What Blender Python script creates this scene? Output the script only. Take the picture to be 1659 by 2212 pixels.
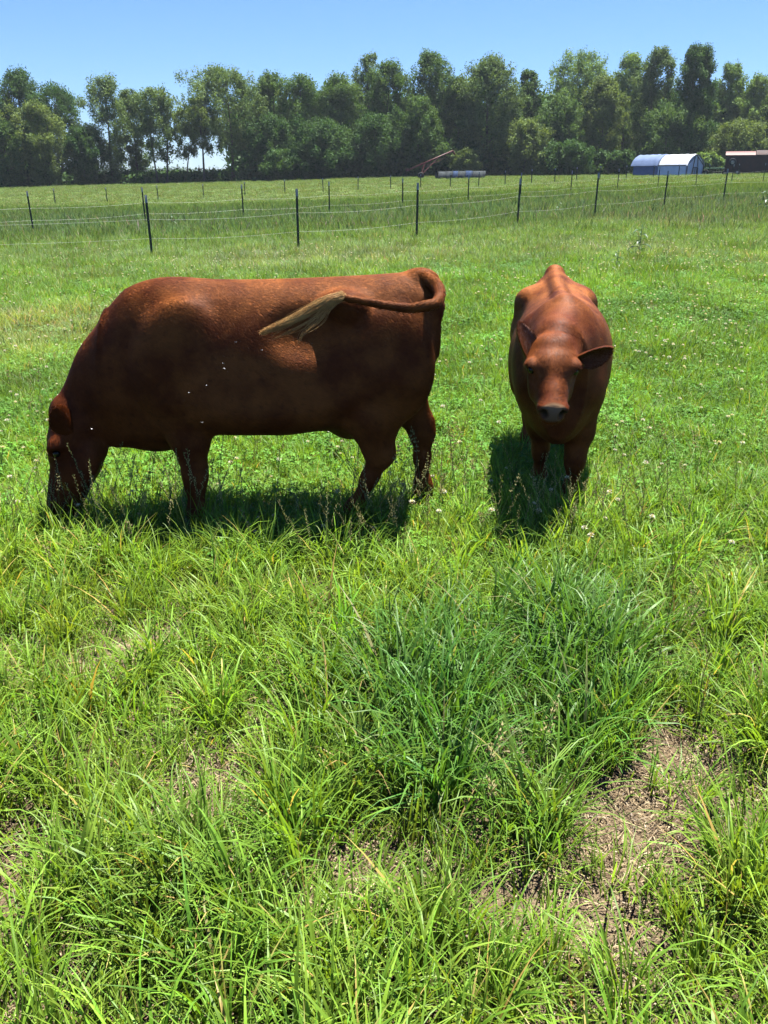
import bpy, math
import numpy as np
from math import radians as R, sin, cos, pi
from mathutils import Vector, Matrix

for _o in list(bpy.data.objects):
    bpy.data.objects.remove(_o)
S = bpy.context.scene
COL = S.collection
rng = np.random.default_rng(11)

# ------------------------------------------------------------------ camera, sky, sun, exposure
CAM_H, PITCH, FPX = 1.8, R(21.4), 1841.0
cam_d = bpy.data.cameras.new('camera')
cam = bpy.data.objects.new('camera', cam_d)
COL.objects.link(cam)
cam.location = (0, 0, CAM_H)
cam.rotation_euler = (R(90) - PITCH, 0, 0)
cam_d.sensor_fit = 'VERTICAL'
cam_d.angle = 2 * math.atan(1106 / FPX)
cam_d.clip_start, cam_d.clip_end = 0.05, 4000
S.camera = cam

SUN_EL, SUN_AZ = R(72), R(33)
W = bpy.data.worlds.new('World')
S.world = W
W.use_nodes = True
wn = W.node_tree.nodes
sky = wn.new('ShaderNodeTexSky')
sky.sky_type = 'NISHITA'
sky.sun_disc = False
sky.sun_elevation, sky.sun_rotation = SUN_EL, SUN_AZ
sky.altitude, sky.air_density, sky.dust_density, sky.ozone_density = 300, 1.0, 0.15, 4.0
wn['Background'].inputs['Strength'].default_value = 0.05
_skc = wn.new('ShaderNodeMix')            # clear, deep June blue
_skc.data_type, _skc.blend_type = 'RGBA', 'MULTIPLY'
_skc.inputs[0].default_value = 1.0
_skc.inputs[7].default_value = (.55, .71, .98, 1)
W.node_tree.links.new(sky.outputs[0], _skc.inputs[6])
W.node_tree.links.new(_skc.outputs[2], wn['Background'].inputs['Color'])

sd = bpy.data.lights.new('sun', 'SUN')
sd.energy, sd.angle, sd.color = 5.0, R(0.53), (1.0, 0.955, 0.88)
sun = bpy.data.objects.new('sun', sd)
COL.objects.link(sun)
sv = Vector((sin(SUN_AZ) * cos(SUN_EL), cos(SUN_AZ) * cos(SUN_EL), sin(SUN_EL)))
sun.rotation_euler = sv.to_track_quat('Z', 'Y').to_euler()
sun.location = (20, 40, 60)

S.view_settings.view_transform = 'Standard'
S.view_settings.look = 'None'
S.view_settings.exposure = 1.8
S.view_settings.gamma = 1.0
S.view_settings.use_curve_mapping = False
S.render.engine = 'CYCLES'
cy = S.cycles
cy.max_bounces, cy.diffuse_bounces, cy.glossy_bounces, cy.transmission_bounces = 5, 0, 1, 2
cy.transparent_max_bounces, cy.volume_bounces = 6, 0
cy.caustics_reflective = cy.caustics_refractive = False
cy.use_denoising = True
S.cycles_curves.shape = 'RIBBONS'


# ------------------------------------------------------------------ helpers
def ray(px, py):
    """direction of the photograph's bearing (px,py on a 1659x2212 frame)"""
    u, v = (px - 829.5) / FPX, (1106 - py) / FPX
    return np.array([u, cos(PITCH) + v * sin(PITCH), -sin(PITCH) + v * cos(PITCH)])


def at(px, py, Y):
    d = ray(px, py)
    return np.array([0, 0, CAM_H]) + d * (Y / d[1])


def value_noise(x, y, scale, seed):
    r = np.random.default_rng(seed)
    T = r.random((64, 64))
    fx, fy = np.asarray(x) / scale + 17.3, np.asarray(y) / scale + 9.1
    ix, iy = np.floor(fx).astype(int), np.floor(fy).astype(int)
    tx, ty = fx - ix, fy - iy
    tx, ty = tx * tx * (3 - 2 * tx), ty * ty * (3 - 2 * ty)
    a, b = T[ix % 64, iy % 64], T[(ix + 1) % 64, iy % 64]
    c, d = T[ix % 64, (iy + 1) % 64], T[(ix + 1) % 64, (iy + 1) % 64]
    return (a * (1 - tx) + b * tx) * (1 - ty) + (c * (1 - tx) + d * tx) * ty


def fbm(x, y, scale, seed, n=3):
    s, amp, tot = 0, 1.0, 0
    for i in range(n):
        s = s + amp * value_noise(x, y, scale / 2 ** i, seed + i)
        tot += amp
        amp *= 0.5
    return s / tot


# terrain: gentle, rising to the right and towards the trees
_KD = np.array([1., 8., 20., 33., 50., 80., 135., 200., 500., 3000.])
_KU = np.array([-.45, -.2, 0., .2, .45])
_KZ = np.array([[0, 0, 0, 0, 0], [.0, .02, .04, .05, .05], [.10, .24, .40, .48, .5], [.12, .27, .45, .74, .85],
                [-.05, .12, .48, .9, 1.15], [-.42, -.25, .35, 1.38, 1.95], [.45, 1.2, 1.95, 2.1, 2.25],
                [1.0, 1.3, 2.2, 2.8, 3.2], [0.8, 0.9, 2.0, 3.0, 3.5], [0, 0, 1, 2, 2]])
_LD = np.linspace(0, math.log(3000), 300)
_UU = np.linspace(-.45, .45, 61)


def _table():
    T = np.array([np.interp(_LD, np.log(_KD), _KZ[:, j]) for j in range(5)])
    T = np.array([np.interp(_UU, _KU, T[:, i]) for i in range(300)])
    for ax, n in ((0, 13), (1, 13)):
        k = np.hanning(n + 2)[1:-1]
        k /= k.sum()
        Tp = np.pad(T, [(n // 2, n // 2) if a == ax else (0, 0) for a in (0, 1)], mode='edge')
        T = np.apply_along_axis(lambda v: np.convolve(v, k, 'valid'), ax, Tp)
    return T


_T = _table()


def gz(x, y):
    x, y = np.asarray(x, float), np.asarray(y, float)
    D = np.maximum(y, 1.0)
    u = np.clip(x / D, -.45, .45)
    # nearer than 8 m the ground is level, so the bearing does not matter there
    fi = np.clip(np.log(D) / math.log(3000) * 299, 0, 298.999)
    fj = (u + .45) / .9 * 60
    fj = np.clip(fj, 0, 59.999)
    i, j = fi.astype(int), fj.astype(int)
    a, b = fi - i, fj - j
    z = (_T[i, j] * (1 - a) * (1 - b) + _T[i + 1, j] * a * (1 - b) + _T[i, j + 1] * (1 - a) * b + _T[i + 1, j + 1] * a * b)
    return z


def gp(px, py):
    """point of the ground along a bearing"""
    d = ray(px, py)
    o = np.array([0, 0, CAM_H])
    t = 0.5
    while t < 400:
        p = o + d * t
        if p[2] <= gz(p[0], p[1]):
            break
        t *= 1.004
    return p


class MB:
    def __init__(s):
        s.v, s.f, s.n = [], [], 0

    def add(s, v, f):
        v = np.asarray(v, float)
        s.v.append(v)
        s.f += [tuple(int(i) + s.n for i in q) for q in f]
        s.n += len(v)

    def box(s, c, size, rot=None, bev=0.0):
        x, y, z = np.array(size) / 2
        if bev <= 0:
            v = np.array([[sx * x, sy * y, sz * z] for sx in (-1, 1) for sy in (-1, 1) for sz in (-1, 1)])
            f = [(0, 1, 3, 2), (4, 6, 7, 5), (0, 4, 5, 1), (2, 3, 7, 6), (0, 2, 6, 4), (1, 5, 7, 3)]
        else:
            b = bev
            ring = [(-x + b, -y), (x - b, -y), (x, -y + b), (x, y - b), (x - b, y), (-x + b, y), (-x, y - b), (-x, -y + b)]
            v = [(p[0], p[1], -z) for p in ring] + [(p[0], p[1], z) for p in ring]
            f = [tuple(range(7, -1, -1)), tuple(range(8, 16))] + [(i, (i + 1) % 8, 8 + (i + 1) % 8, 8 + i) for i in range(8)]
            v = np.array(v)
        if rot is not None:
            v = v @ np.array(rot).T
        s.add(v + np.array(c), f)

    def tube(s, pts, rad, n=6, caps=True):
        pts = np.asarray(pts, float)
        m = len(pts)
        rad = np.full(m, rad) if np.isscalar(rad) else np.asarray(rad, float)
        t = np.gradient(pts, axis=0)
        t /= np.linalg.norm(t, axis=1)[:, None] + 1e-9
        ref = np.array([0, 0, 1.0]) if abs(t[0][2]) < .9 else np.array([1.0, 0, 0])
        V = []
        for i in range(m):
            a = np.cross(t[i], ref)
            a /= np.linalg.norm(a) + 1e-9
            b = np.cross(t[i], a)
            ref = -np.cross(t[i], a) if False else ref
            for k in range(n):
                q = 2 * pi * k / n
                V.append(pts[i] + rad[i] * (cos(q) * a + sin(q) * b))
        f = [(i * n + k, i * n + (k + 1) % n, (i + 1) * n + (k + 1) % n, (i + 1) * n + k) for i in range(m - 1) for k in range(n)]
        if caps:
            f += [tuple(range(n - 1, -1, -1)), tuple((m - 1) * n + k for k in range(n))]
        s.add(V, f)

    def ell(s, c, r, nu=10, nv=7, rot=None):
        V = [(0, 0, -1)]
        for i in range(1, nv):
            a = -pi / 2 + pi * i / nv
            V += [(cos(a) * cos(2 * pi * k / nu), cos(a) * sin(2 * pi * k / nu), sin(a)) for k in range(nu)]
        V.append((0, 0, 1))
        V = np.array(V) * np.array(r)
        if rot is not None:
            V = V @ np.array(rot).T
        f = [(0, 1 + (k + 1) % nu, 1 + k) for k in range(nu)]
        for i in range(nv - 2):
            f += [(1 + i * nu + k, 1 + i * nu + (k + 1) % nu, 1 + (i + 1) * nu + (k + 1) % nu, 1 + (i + 1) * nu + k) for k in range(nu)]
        L = len(V) - 1
        f += [(L, L - nu + k, L - nu + (k + 1) % nu) for k in range(nu)]
        s.add(V + np.array(c), f)

    def mesh(s, name, m=None, smooth=False):
        me = bpy.data.meshes.new(name)
        me.from_pydata(np.concatenate(s.v).tolist(), [], s.f)
        if m is not None:
            me.materials.append(m)
        if smooth:
            me.polygons.foreach_set('use_smooth', np.ones(len(me.polygons), bool))
        me.update()
        return me

    def build(s, name, m, parent=None, smooth=False):
        return link(name, s.mesh(name, m, smooth), parent)


def link(name, me, parent=None):
    o = bpy.data.objects.new(name, me)
    COL.objects.link(o)
    if parent is not None:
        o.parent = parent
    return o


def tag(o, label=None, cat=None, group=None, kind=None):
    for k, v in (('label', label), ('category', cat), ('group', group), ('kind', kind)):
        if v:
            o[k] = v
    return o


def empty(name, loc, rz=0.0):
    o = bpy.data.objects.new(name, None)
    COL.objects.link(o)
    o.location = loc
    o.rotation_euler = (0, 0, rz)
    return o


def children(o):
    return [c for c in COL.objects if c.parent == o]


def copy_tree(o, kids, parent=None):
    c = o.copy()
    COL.objects.link(c)
    if parent is not None:
        c.parent = parent
    for ch in kids.get(o.name, []):
        copy_tree(ch, kids, c)
    return c


def rotz(a):
    return np.array([[cos(a), -sin(a), 0], [sin(a), cos(a), 0], [0, 0, 1]])


def fast_mesh(name, V, F, m=None, col=None, smooth=False):
    """V (n,3), F list of index arrays of equal width (k,w); quick path for big meshes"""
    me = bpy.data.meshes.new(name)
    V = np.ascontiguousarray(V, np.float32)
    if isinstance(F, np.ndarray):
        F = [F]
    loops = np.concatenate([f.ravel() for f in F]).astype(np.int32)
    tot = np.concatenate([np.full(len(f), f.shape[1]) for f in F]).astype(np.int32)
    start = np.concatenate([[0], np.cumsum(tot)[:-1]]).astype(np.int32)
    me.vertices.add(len(V))
    me.vertices.foreach_set('co', V.ravel())
    me.loops.add(len(loops))
    me.loops.foreach_set('vertex_index', loops)
    me.polygons.add(len(tot))
    me.polygons.foreach_set('loop_start', start)
    me.polygons.foreach_set('loop_total', tot)
    if smooth:
        me.polygons.foreach_set('use_smooth', np.ones(len(tot), bool))
    if col is not None:
        a = me.attributes.new('col', 'FLOAT_COLOR', 'POINT')
        c4 = np.ones((len(V), 4), np.float32)
        c4[:, :3] = col
        a.data.foreach_set('color', c4.ravel())
    if m is not None:
        me.materials.append(m)
    me.update(calc_edges=True)
    return me


# ------------------------------------------------------------------ materials
def new_mat(name):
    m = bpy.data.materials.new(name)
    m.use_nodes = True
    nt = m.node_tree
    return m, nt, nt.nodes['Principled BSDF'], nt.nodes['Material Output']


def N(nt, typ, **kw):
    n = nt.nodes.new(typ)
    for k, v in kw.items():
        if k in n.inputs:
            n.inputs[k].default_value = v
        else:
            setattr(n, k, v)
    return n


def mix_rgb(nt, fac, a, b, mode='MIX'):
    n = nt.nodes.new('ShaderNodeMix')
    n.data_type, n.blend_type = 'RGBA', mode
    for sock, val in ((n.inputs[0], fac), (n.inputs[6], a), (n.inputs[7], b)):
        if hasattr(val, 'is_linked'):
            nt.links.new(val, sock)
        elif isinstance(val, (tuple, list)):
            sock.default_value = (*val, 1) if len(val) == 3 else val
        else:
            sock.default_value = val
    return n.outputs[2]


def ramp(nt, fac, lo, hi):
    n = nt.nodes.new('ShaderNodeMapRange')
    n.inputs['From Min'].default_value, n.inputs['From Max'].default_value = lo, hi
    nt.links.new(fac, n.inputs['Value'])
    return n.outputs[0]


def noise(nt, scale, detail=4, coord='obj', rough=.55):
    n = N(nt, 'ShaderNodeTexNoise', Scale=scale, Detail=detail, Roughness=rough)
    if coord == 'obj':
        c = nt.nodes.new('ShaderNodeTexCoord').outputs['Object']
    else:
        c = nt.nodes.new('ShaderNodeNewGeometry').outputs['Position']
    nt.links.new(c, n.inputs['Vector'])
    return n.outputs['Fac']


def simple(name, a, b=None, rough=.6, scale=6.0, bump=0.0, metal=0.0, spec=.4):
    """two worn tones of one paint or stuff, mixed by noise, with fine relief"""
    m, nt, p, out = new_mat(name)
    p.inputs['Roughness'].default_value = rough
    p.inputs['Metallic'].default_value = metal
    p.inputs['Specular IOR Level'].default_value = spec
    f = noise(nt, scale)
    nt.links.new(mix_rgb(nt, ramp(nt, f, .35, .65), a, b or tuple(.7 * c for c in a)), p.inputs['Base Color'])
    if bump:
        bn = N(nt, 'ShaderNodeBump', Strength=bump, Distance=.02)
        nt.links.new(noise(nt, scale * 4), bn.inputs['Height'])
        nt.links.new(bn.outputs[0], p.inputs['Normal'])
    return m


def leafy(name, trans=.4, rough=.45, spec=.3, inst=True, sat=1.0):
    """blades and leaves: pigment from the mesh and the plant, light passes through"""
    m, nt, p, out = new_mat(name)
    a = N(nt, 'ShaderNodeAttribute', attribute_name='col')
    c = a.outputs['Color']
    if inst:
        t = N(nt, 'ShaderNodeAttribute', attribute_name='tint', attribute_type='INSTANCER')
        c = mix_rgb(nt, 1.0, c, t.outputs['Color'], 'MULTIPLY')
    p.inputs['Roughness'].default_value = rough
    p.inputs['Specular IOR Level'].default_value = spec
    nt.links.new(c, p.inputs['Base Color'])
    tr = nt.nodes.new('ShaderNodeBsdfTranslucent')
    c2 = mix_rgb(nt, 1.0, c, (1.35, 1.25, .55), 'MULTIPLY')
    nt.links.new(c2, tr.inputs['Color'])
    mx = nt.nodes.new('ShaderNodeMixShader')
    mx.inputs[0].default_value = trans
    nt.links.new(p.outputs[0], mx.inputs[1])
    nt.links.new(tr.outputs[0], mx.inputs[2])
    nt.links.new(mx.outputs[0], out.inputs['Surface'])
    return m


M = {}
M['blade'] = leafy('grass_blade', .40, .48, .30)
M['farblade'] = leafy('far_grass_blade', .3, .75, .08)
M['clover'] = leafy('clover_leaf', .35, .6, .18)
M['leaf'] = leafy('tree_leaf', .3, .65, .12, inst=False)
M['weed'] = leafy('weed_leaf', .3, .45, .4, inst=False)
M['bark'] = simple('bark', (.10, .075, .055), (.05, .04, .032), .9, 3, .6)
M['post'] = simple('post_green_paint', (.022, .042, .028), (.034, .046, .034), .55, 9)
M['tip'] = simple('post_white_tip', (.5, .52, .5), (.32, .34, .33), .5, 12)
M['insulator'] = simple('insulator_plastic', (.8, .8, .78), (.7, .7, .68), .4, 12)
M['wire'] = simple('poly_wire', (.7, .72, .66), (.55, .58, .5), .5, 12)
M['rust'] = simple('faded_red_paint', (.12, .018, .016), (.06, .015, .012), .55, 2.5, .2)
M['white_film'] = simple('white_sheeting', (.74, .77, .80), (.60, .64, .68), .35, 1.3, .3)
M['blue_tarp'] = simple('blue_tarp', (.14, .19, .31), (.105, .15, .25), .6, 1.6, .4, 0, .12)
M['grey_tarp'] = simple('grey_tarp', (.055, .065, .067), (.04, .046, .048), .95, 1.6, .4, 0, .03)
M['shelter_blue'] = simple('dull_blue_sheet', (.04, .062, .115), (.03, .048, .09), .9, 1.6, .4, 0, .03)
M['wood'] = simple('weathered_timber', (.17, .13, .09), (.10, .08, .06), .85, 5, .3)
M['dark_red'] = simple('old_dark_red_boards', (.055, .026, .022), (.032, .019, .018), .8, 2, .3)
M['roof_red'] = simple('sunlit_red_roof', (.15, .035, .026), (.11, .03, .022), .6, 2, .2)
M['rubber'] = simple('rubber', (.025, .025, .026), (.04, .04, .04), .8, 8, .1)
M['steel'] = simple('galvanised_steel', (.35, .36, .36), (.22, .22, .22), .45, 6, .1, .6)
M['machine_green'] = simple('green_machine_paint', (.03, .12, .05), (.02, .08, .04), .5, 4)

# ground sheet
m, nt, p, out = new_mat('meadow_ground')
g1 = noise(nt, 1.7, 8, 'w', .65)
g2 = noise(nt, 60, 5, 'w', .7)
g3 = noise(nt, .07, 5, 'w', .6)
soil = mix_rgb(nt, ramp(nt, g2, .38, .62), (.12, .085, .058), (.36, .28, .175))
soil = mix_rgb(nt, ramp(nt, g1, .35, .6), soil, (.15, .11, .065))
green = mix_rgb(nt, ramp(nt, g3, .35, .65), (.11, .165, .048), (.135, .19, .06))
pos = nt.nodes.new('ShaderNodeNewGeometry')
sx = nt.nodes.new('ShaderNodeSeparateXYZ')
nt.links.new(pos.outputs['Position'], sx.inputs[0])
far = ramp(nt, sx.outputs['Y'], 9, 40)          # turf closes over the soil away from the trampled near part
nt.links.new(mix_rgb(nt, far, soil, green), p.inputs['Base Color'])
p.inputs['Roughness'].default_value = .95
p.inputs['Specular IOR Level'].default_value = .1
bn = N(nt, 'ShaderNodeBump', Strength=.9, Distance=.03)
nt.links.new(noise(nt, 45, 8, 'w', .7), bn.inputs['Height'])
nt.links.new(bn.outputs[0], p.inputs['Normal'])
M['ground'] = m


# hide of the cattle
def hide_mat(name, c_lo, c_hi, c_dark, rough, spec, trans):
    m, nt, p, out = new_mat(name)
    a = N(nt, 'ShaderNodeAttribute', attribute_name='pad')       # bare nose skin
    f1 = noise(nt, 5.5, 4)
    f2 = noise(nt, 30, 3)
    c = mix_rgb(nt, ramp(nt, f1, .36, .64), c_lo, c_hi)
    c = mix_rgb(nt, ramp(nt, f2, .58, .95), c, c_dark)
    ox = nt.nodes.new('ShaderNodeSeparateXYZ')                   # mahogany towards the head, sandier over the rump
    nt.links.new(nt.nodes.new('ShaderNodeTexCoord').outputs['Object'], ox.inputs[0])
    c = mix_rgb(nt, ramp(nt, ox.outputs['X'], .30, .80), c, mix_rgb(nt, 1.0, c, (.66, .54, .52), 'MULTIPLY'))
    c = mix_rgb(nt, a.outputs['Fac'], c, (.19, .115, .062))
    no = N(nt, 'ShaderNodeAttribute', attribute_name='nostril')
    c = mix_rgb(nt, no.outputs['Fac'], c, (.012, .008, .006))
    if trans:                                   # single hairs differ in tone
        hi = nt.nodes.new('ShaderNodeHairInfo')
        hm = N(nt, 'ShaderNodeMapRange')
        hm.inputs['To Min'].default_value, hm.inputs['To Max'].default_value = .72, 1.28
        nt.links.new(hi.outputs['Random'], hm.inputs['Value'])
        hv = N(nt, 'ShaderNodeVectorMath', operation='SCALE')
        nt.links.new(c, hv.inputs[0])
        nt.links.new(hm.outputs[0], hv.inputs['Scale'])
        c = hv.outputs[0]
    nt.links.new(c, p.inputs['Base Color'])
    p.inputs['Roughness'].default_value = rough
    p.inputs['Specular IOR Level'].default_value = spec
    bn = N(nt, 'ShaderNodeBump', Strength=.25, Distance=.006)
    nt.links.new(noise(nt, 90, 4), bn.inputs['Height'])
    nt.links.new(bn.outputs[0], p.inputs['Normal'])
    if trans:
        na = N(nt, 'ShaderNodeAttribute', attribute_name='nrm')      # lie of the skin under each hair
        vt = N(nt, 'ShaderNodeVectorTransform', vector_type='NORMAL', convert_from='OBJECT', convert_to='WORLD')
        nt.links.new(na.outputs['Vector'], vt.inputs[0])
        gn = nt.nodes.new('ShaderNodeNewGeometry')
        ma = N(nt, 'ShaderNodeVectorMath', operation='MULTIPLY_ADD')
        ma.inputs[1].default_value = (.22, .22, .22)
        nt.links.new(gn.outputs['Normal'], ma.inputs[0])
        nt.links.new(vt.outputs[0], ma.inputs[2])
        nm_ = N(nt, 'ShaderNodeVectorMath', operation='NORMALIZE')
        nt.links.new(ma.outputs[0], nm_.inputs[0])
        nt.links.new(nm_.outputs[0], p.inputs['Normal'])
        tr = nt.nodes.new('ShaderNodeBsdfTranslucent')
        nt.links.new(c, tr.inputs['Color'])
        mx = nt.nodes.new('ShaderNodeMixShader')
        mx.inputs[0].default_value = trans
        nt.links.new(p.outputs[0], mx.inputs[1])
        nt.links.new(tr.outputs[0], mx.inputs[2])
        nt.links.new(mx.outputs[0], out.inputs['Surface'])
    return m


RED_LO, RED_HI, RED_DK = (.115, .028, .0062), (.245, .076, .0165), (.055, .0135, .0037)
M['hide'] = hide_mat('red_hide', RED_LO, RED_HI, RED_DK, .7, .1, 0)
M['coat'] = hide_mat('red_coat', RED_LO, RED_HI, RED_DK, .6, .12, .05)
M['hide2'] = hide_mat('calf_hide', (.150, .038, .0088), (.285, .096, .0215), (.070, .018, .0048), .7, .1, 0)
M['coat2'] = hide_mat('calf_coat', (.150, .038, .0088), (.285, .096, .0215), (.070, .018, .0048), .55, .16, .05)
M['switch'] = simple('blond_tail_hair', (.62, .35, .105), (.42, .19, .05), .5, 30)
M['whisker'] = simple('pale_whisker', (.6, .5, .36), (.5, .4, .28), .5, 30)
M['hoof'] = simple('hoof_horn', (.05, .035, .025), (.03, .022, .018), .5, 20)
M['eye'] = simple('dark_eye', (.008, .005, .004), (.012, .007, .005), .2, 5, 0, 0, .25)
M['ear_in'] = simple('ear_inside', (.20, .085, .055), (.14, .055, .036), .7, 20)
M['fly'] = simple('fly_body', (.03, .03, .03), (.05, .05, .05), .5, 20)
M['wing'] = simple('fly_wing', (.7, .7, .7), (.6, .6, .6), .25, 20)

# ------------------------------------------------------------------ ground
ys = np.unique(np.concatenate([np.linspace(-6, 10, 65), np.geomspace(10, 1080, 120)]))
us = np.linspace(-1, 1, 121)
Vx, Vy = [], []
GV = []
for y in ys:
    half = max(9.0, 1.15 * max(y, 0) + 6)
    x = us * half
    z = gz(x, np.full_like(x, y))
    if y < 30:
        z = z + .035 * (fbm(x, np.full_like(x, y), .9, 5) - .5)
    GV.append(np.stack([x, np.full_like(x, y), z], 1))
GV = np.concatenate(GV)
nx, ny = len(us), len(ys)
idx = np.arange(nx * ny).reshape(ny, nx)
GF = np.stack([idx[:-1, :-1], idx[:-1, 1:], idx[1:, 1:], idx[1:, :-1]], -1).reshape(-1, 4)
ground = link('ground', fast_mesh('ground', GV, GF, M['ground'], smooth=True))
tag(ground, 'green pasture sloping gently up to the tree line', kind='structure')


# ------------------------------------------------------------------ thin summer haze
hm, nt, p, out = new_mat('haze_air')
nt.nodes.remove(p)
pv = nt.nodes.new('ShaderNodeVolumePrincipled')
pv.inputs['Color'].default_value = (.80, .90, 1.0, 1)
pv.inputs['Density'].default_value = .00018
pv.inputs['Anisotropy'].default_value = .25
nt.links.new(pv.outputs[0], out.inputs['Volume'])
k = MB(); k.box((0, 565, 14.5), (2800, 1180, 34))
tag(k.build('haze', hm), 'thin blue air between the viewer and the far trees', kind='stuff')

# ------------------------------------------------------------------ trees
def leaf_cards(r, centres, sizes, per, card, flat=.65, hang=0.0):
    """many leaf-sized faces in uneven clumps; returns verts, quads, clump index"""
    cnt = np.maximum(12, (per * (sizes / sizes.mean()) ** 1.7)).astype(int)
    ci = np.repeat(np.arange(len(centres)), cnt)
    n = len(ci)
    d = r.normal(size=(n, 3))
    d /= np.linalg.norm(d, axis=1)[:, None]
    rad = r.random(n) ** .5 * (1 + .2 * np.abs(r.normal(0, 1, n)) * (r.random(n) < .3))
    P = centres[ci] + d * (rad * sizes[ci])[:, None] * np.array([1, 1, flat])
    P[:, 2] -= hang * sizes[ci] * r.random(n) ** 2
    nrm = r.normal(size=(n, 3)) + d * .7 + np.array([0, 0, .5])
    nrm /= np.linalg.norm(nrm, axis=1)[:, None]
    a = np.cross(nrm, r.normal(size=(n, 3)))
    a /= np.linalg.norm(a, axis=1)[:, None]
    b = np.cross(nrm, a)
    s = card * (.6 + .8 * r.random(n))[:, None]
    w = .55
    V = np.stack([P - a * s, P - b * s * w + nrm * s * .12, P + a * s, P + b * s * w + nrm * s * .12], 1).reshape(-1, 3)
    F = np.arange(4 * n).reshape(n, 4)
    return V, F, ci


def bez(a, b, c, n):
    t = np.linspace(0, 1, n)[:, None]
    return (1 - t) ** 2 * a + 2 * t * (1 - t) * b + t * t * c


def tree(name, x, y, h, w, pal, label, group='trees along the far side of the pasture', seed=0, low=.15, nclump=60, per=100, card=.135, trunks=1,
         lean=0.0, top=.75, open_=0.0, hang=.3, depth=None, cat='tree'):
    r = np.random.default_rng(1000 + seed)
    z0 = float(gz(x, y))
    root = empty(name, (x, y, z0))
    tag(root, label, cat, group)
    tk = MB()
    tips = []
    d = depth or w
    for q in range(trunks):
        bx = (q - (trunks - 1) / 2) * w * .16
        by = r.uniform(-.3, .3)
        k = 7
        tz = np.linspace(-.3, h * .86, k)
        tt = np.linspace(0, 1, k)
        px = bx + lean * tt ** 1.5 * h + np.cumsum(r.normal(0, .012 * h, k)) * tt + (q - (trunks - 1) / 2) * tt * w * .25
        py = by + np.cumsum(r.normal(0, .012 * h, k)) * tt
        T = np.stack([px, py, tz], 1)
        r0 = .0165 * h * (1 if trunks == 1 else .72)
        tk.tube(T, r0 * (1 - .86 * tt) * np.where(tt == 0, 1.5, 1), 7)
        nl = 12 if trunks == 1 else 8
        for i in range(nl):
            f = low * .8 + (.92 - low * .8) * (i + r.random() * .8) / nl
            base = np.array([np.interp(f * h * .86, tz, T[:, c]) for c in range(3)])
            az = i * 2.4 + r.uniform(-.5, .5)
            prof = math.sin(pi * min(1, max(.06, (f - low) / (1.08 - low))) ** .75) ** .6
            L = w * .5 * prof * r.uniform(.5, .9)
            tip = base + np.array([cos(az) * L, sin(az) * L * d / w, L * r.uniform(.35, 1.0) + .04 * h])
            mid = base * .5 + tip * .5 + np.array([0, 0, -.1 * L])
            B = bez(base, mid, tip, 5)
            rr = r0 * (1 - .8 * f) * .5
            tk.tube(B, np.linspace(rr, rr * .18, 5), 5, caps=False)
            tips.append(tip)
            for _ in range(2):
                s0 = B[r.integers(2, 5)]
                t2 = s0 + np.array([cos(az + r.uniform(-1.1, 1.1)), sin(az + r.uniform(-1.1, 1.1)), r.uniform(.1, .9)]) * L * r.uniform(.3, .55)
                tk.tube(bez(s0, (s0 + t2) / 2 + r.normal(0, .1, 3), t2, 4), np.linspace(rr * .4, rr * .12, 4), 4, caps=False)
                tips.append(t2)
        tips.append(T[-1] + np.array([0, 0, .06 * h]))
    tk.build('trunk', M['bark'], root, smooth=True)
    # clumps at branch ends and through the shell of the crown
    C = list(tips)
    while len(C) < nclump * 4.2 + len(tips) * .6:
        f = low + (1 - low) * r.random() ** .85
        q = (f - low) / (1 - low)
        prof = min(1, .30 + 2.0 * q) * math.sqrt(max(0, 1 - .93 * q ** 3.6))
        lump = .50 + .75 * r.random()
        rad = w * .5 * prof * lump * math.sqrt(r.uniform(.15, 1))
        az = r.uniform(0, 2 * pi)
        C.append(np.array([lean * f ** 1.5 * h + rad * cos(az), rad * sin(az) * d / w, f * h * .97]))
    C = np.array(C)
    C[:, 2] = np.minimum(C[:, 2], h * .97)
    keep = r.random(len(C)) > open_
    C = C[keep]
    sz = np.minimum(w, 9) * r.uniform(.04, .125, len(C)) * (1.0 if trunks == 1 else .9)
    V, F, ci = leaf_cards(r, C, sz, int(per * 1.0), card, 1.15, hang + .5)
    tone = r.random(len(C))[ci]
    cl = np.array(pal[0])[None] * (1 - tone[:, None]) + np.array(pal[1])[None] * tone[:, None]
    cl = cl * (.75 + .5 * r.random(len(ci)))[:, None]
    me = fast_mesh('crown', V, F, M['leaf'], np.repeat(cl, 4, axis=0))
    link('crown', me, root)
    return root


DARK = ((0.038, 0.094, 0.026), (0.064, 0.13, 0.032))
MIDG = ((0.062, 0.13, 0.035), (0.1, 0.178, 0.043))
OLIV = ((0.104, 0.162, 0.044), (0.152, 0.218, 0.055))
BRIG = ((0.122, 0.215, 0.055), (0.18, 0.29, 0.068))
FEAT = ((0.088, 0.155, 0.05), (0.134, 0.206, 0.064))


def tree_px(cx, top, width, D, pal, label, **k):
    """stand a tree of the size seen along that bearing at D metres"""
    b = at(cx, 395, D)
    z0 = float(gz(b[0], b[1]))
    h = at(cx, top, D)[2] - z0
    w = width / FPX * D / cos(PITCH) * .97
    return tree(k.pop('name', 'broadleaf_tree'), float(b[0]), D, float(h), float(w), pal, label, seed=int(cx) + int(top), **k)


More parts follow.
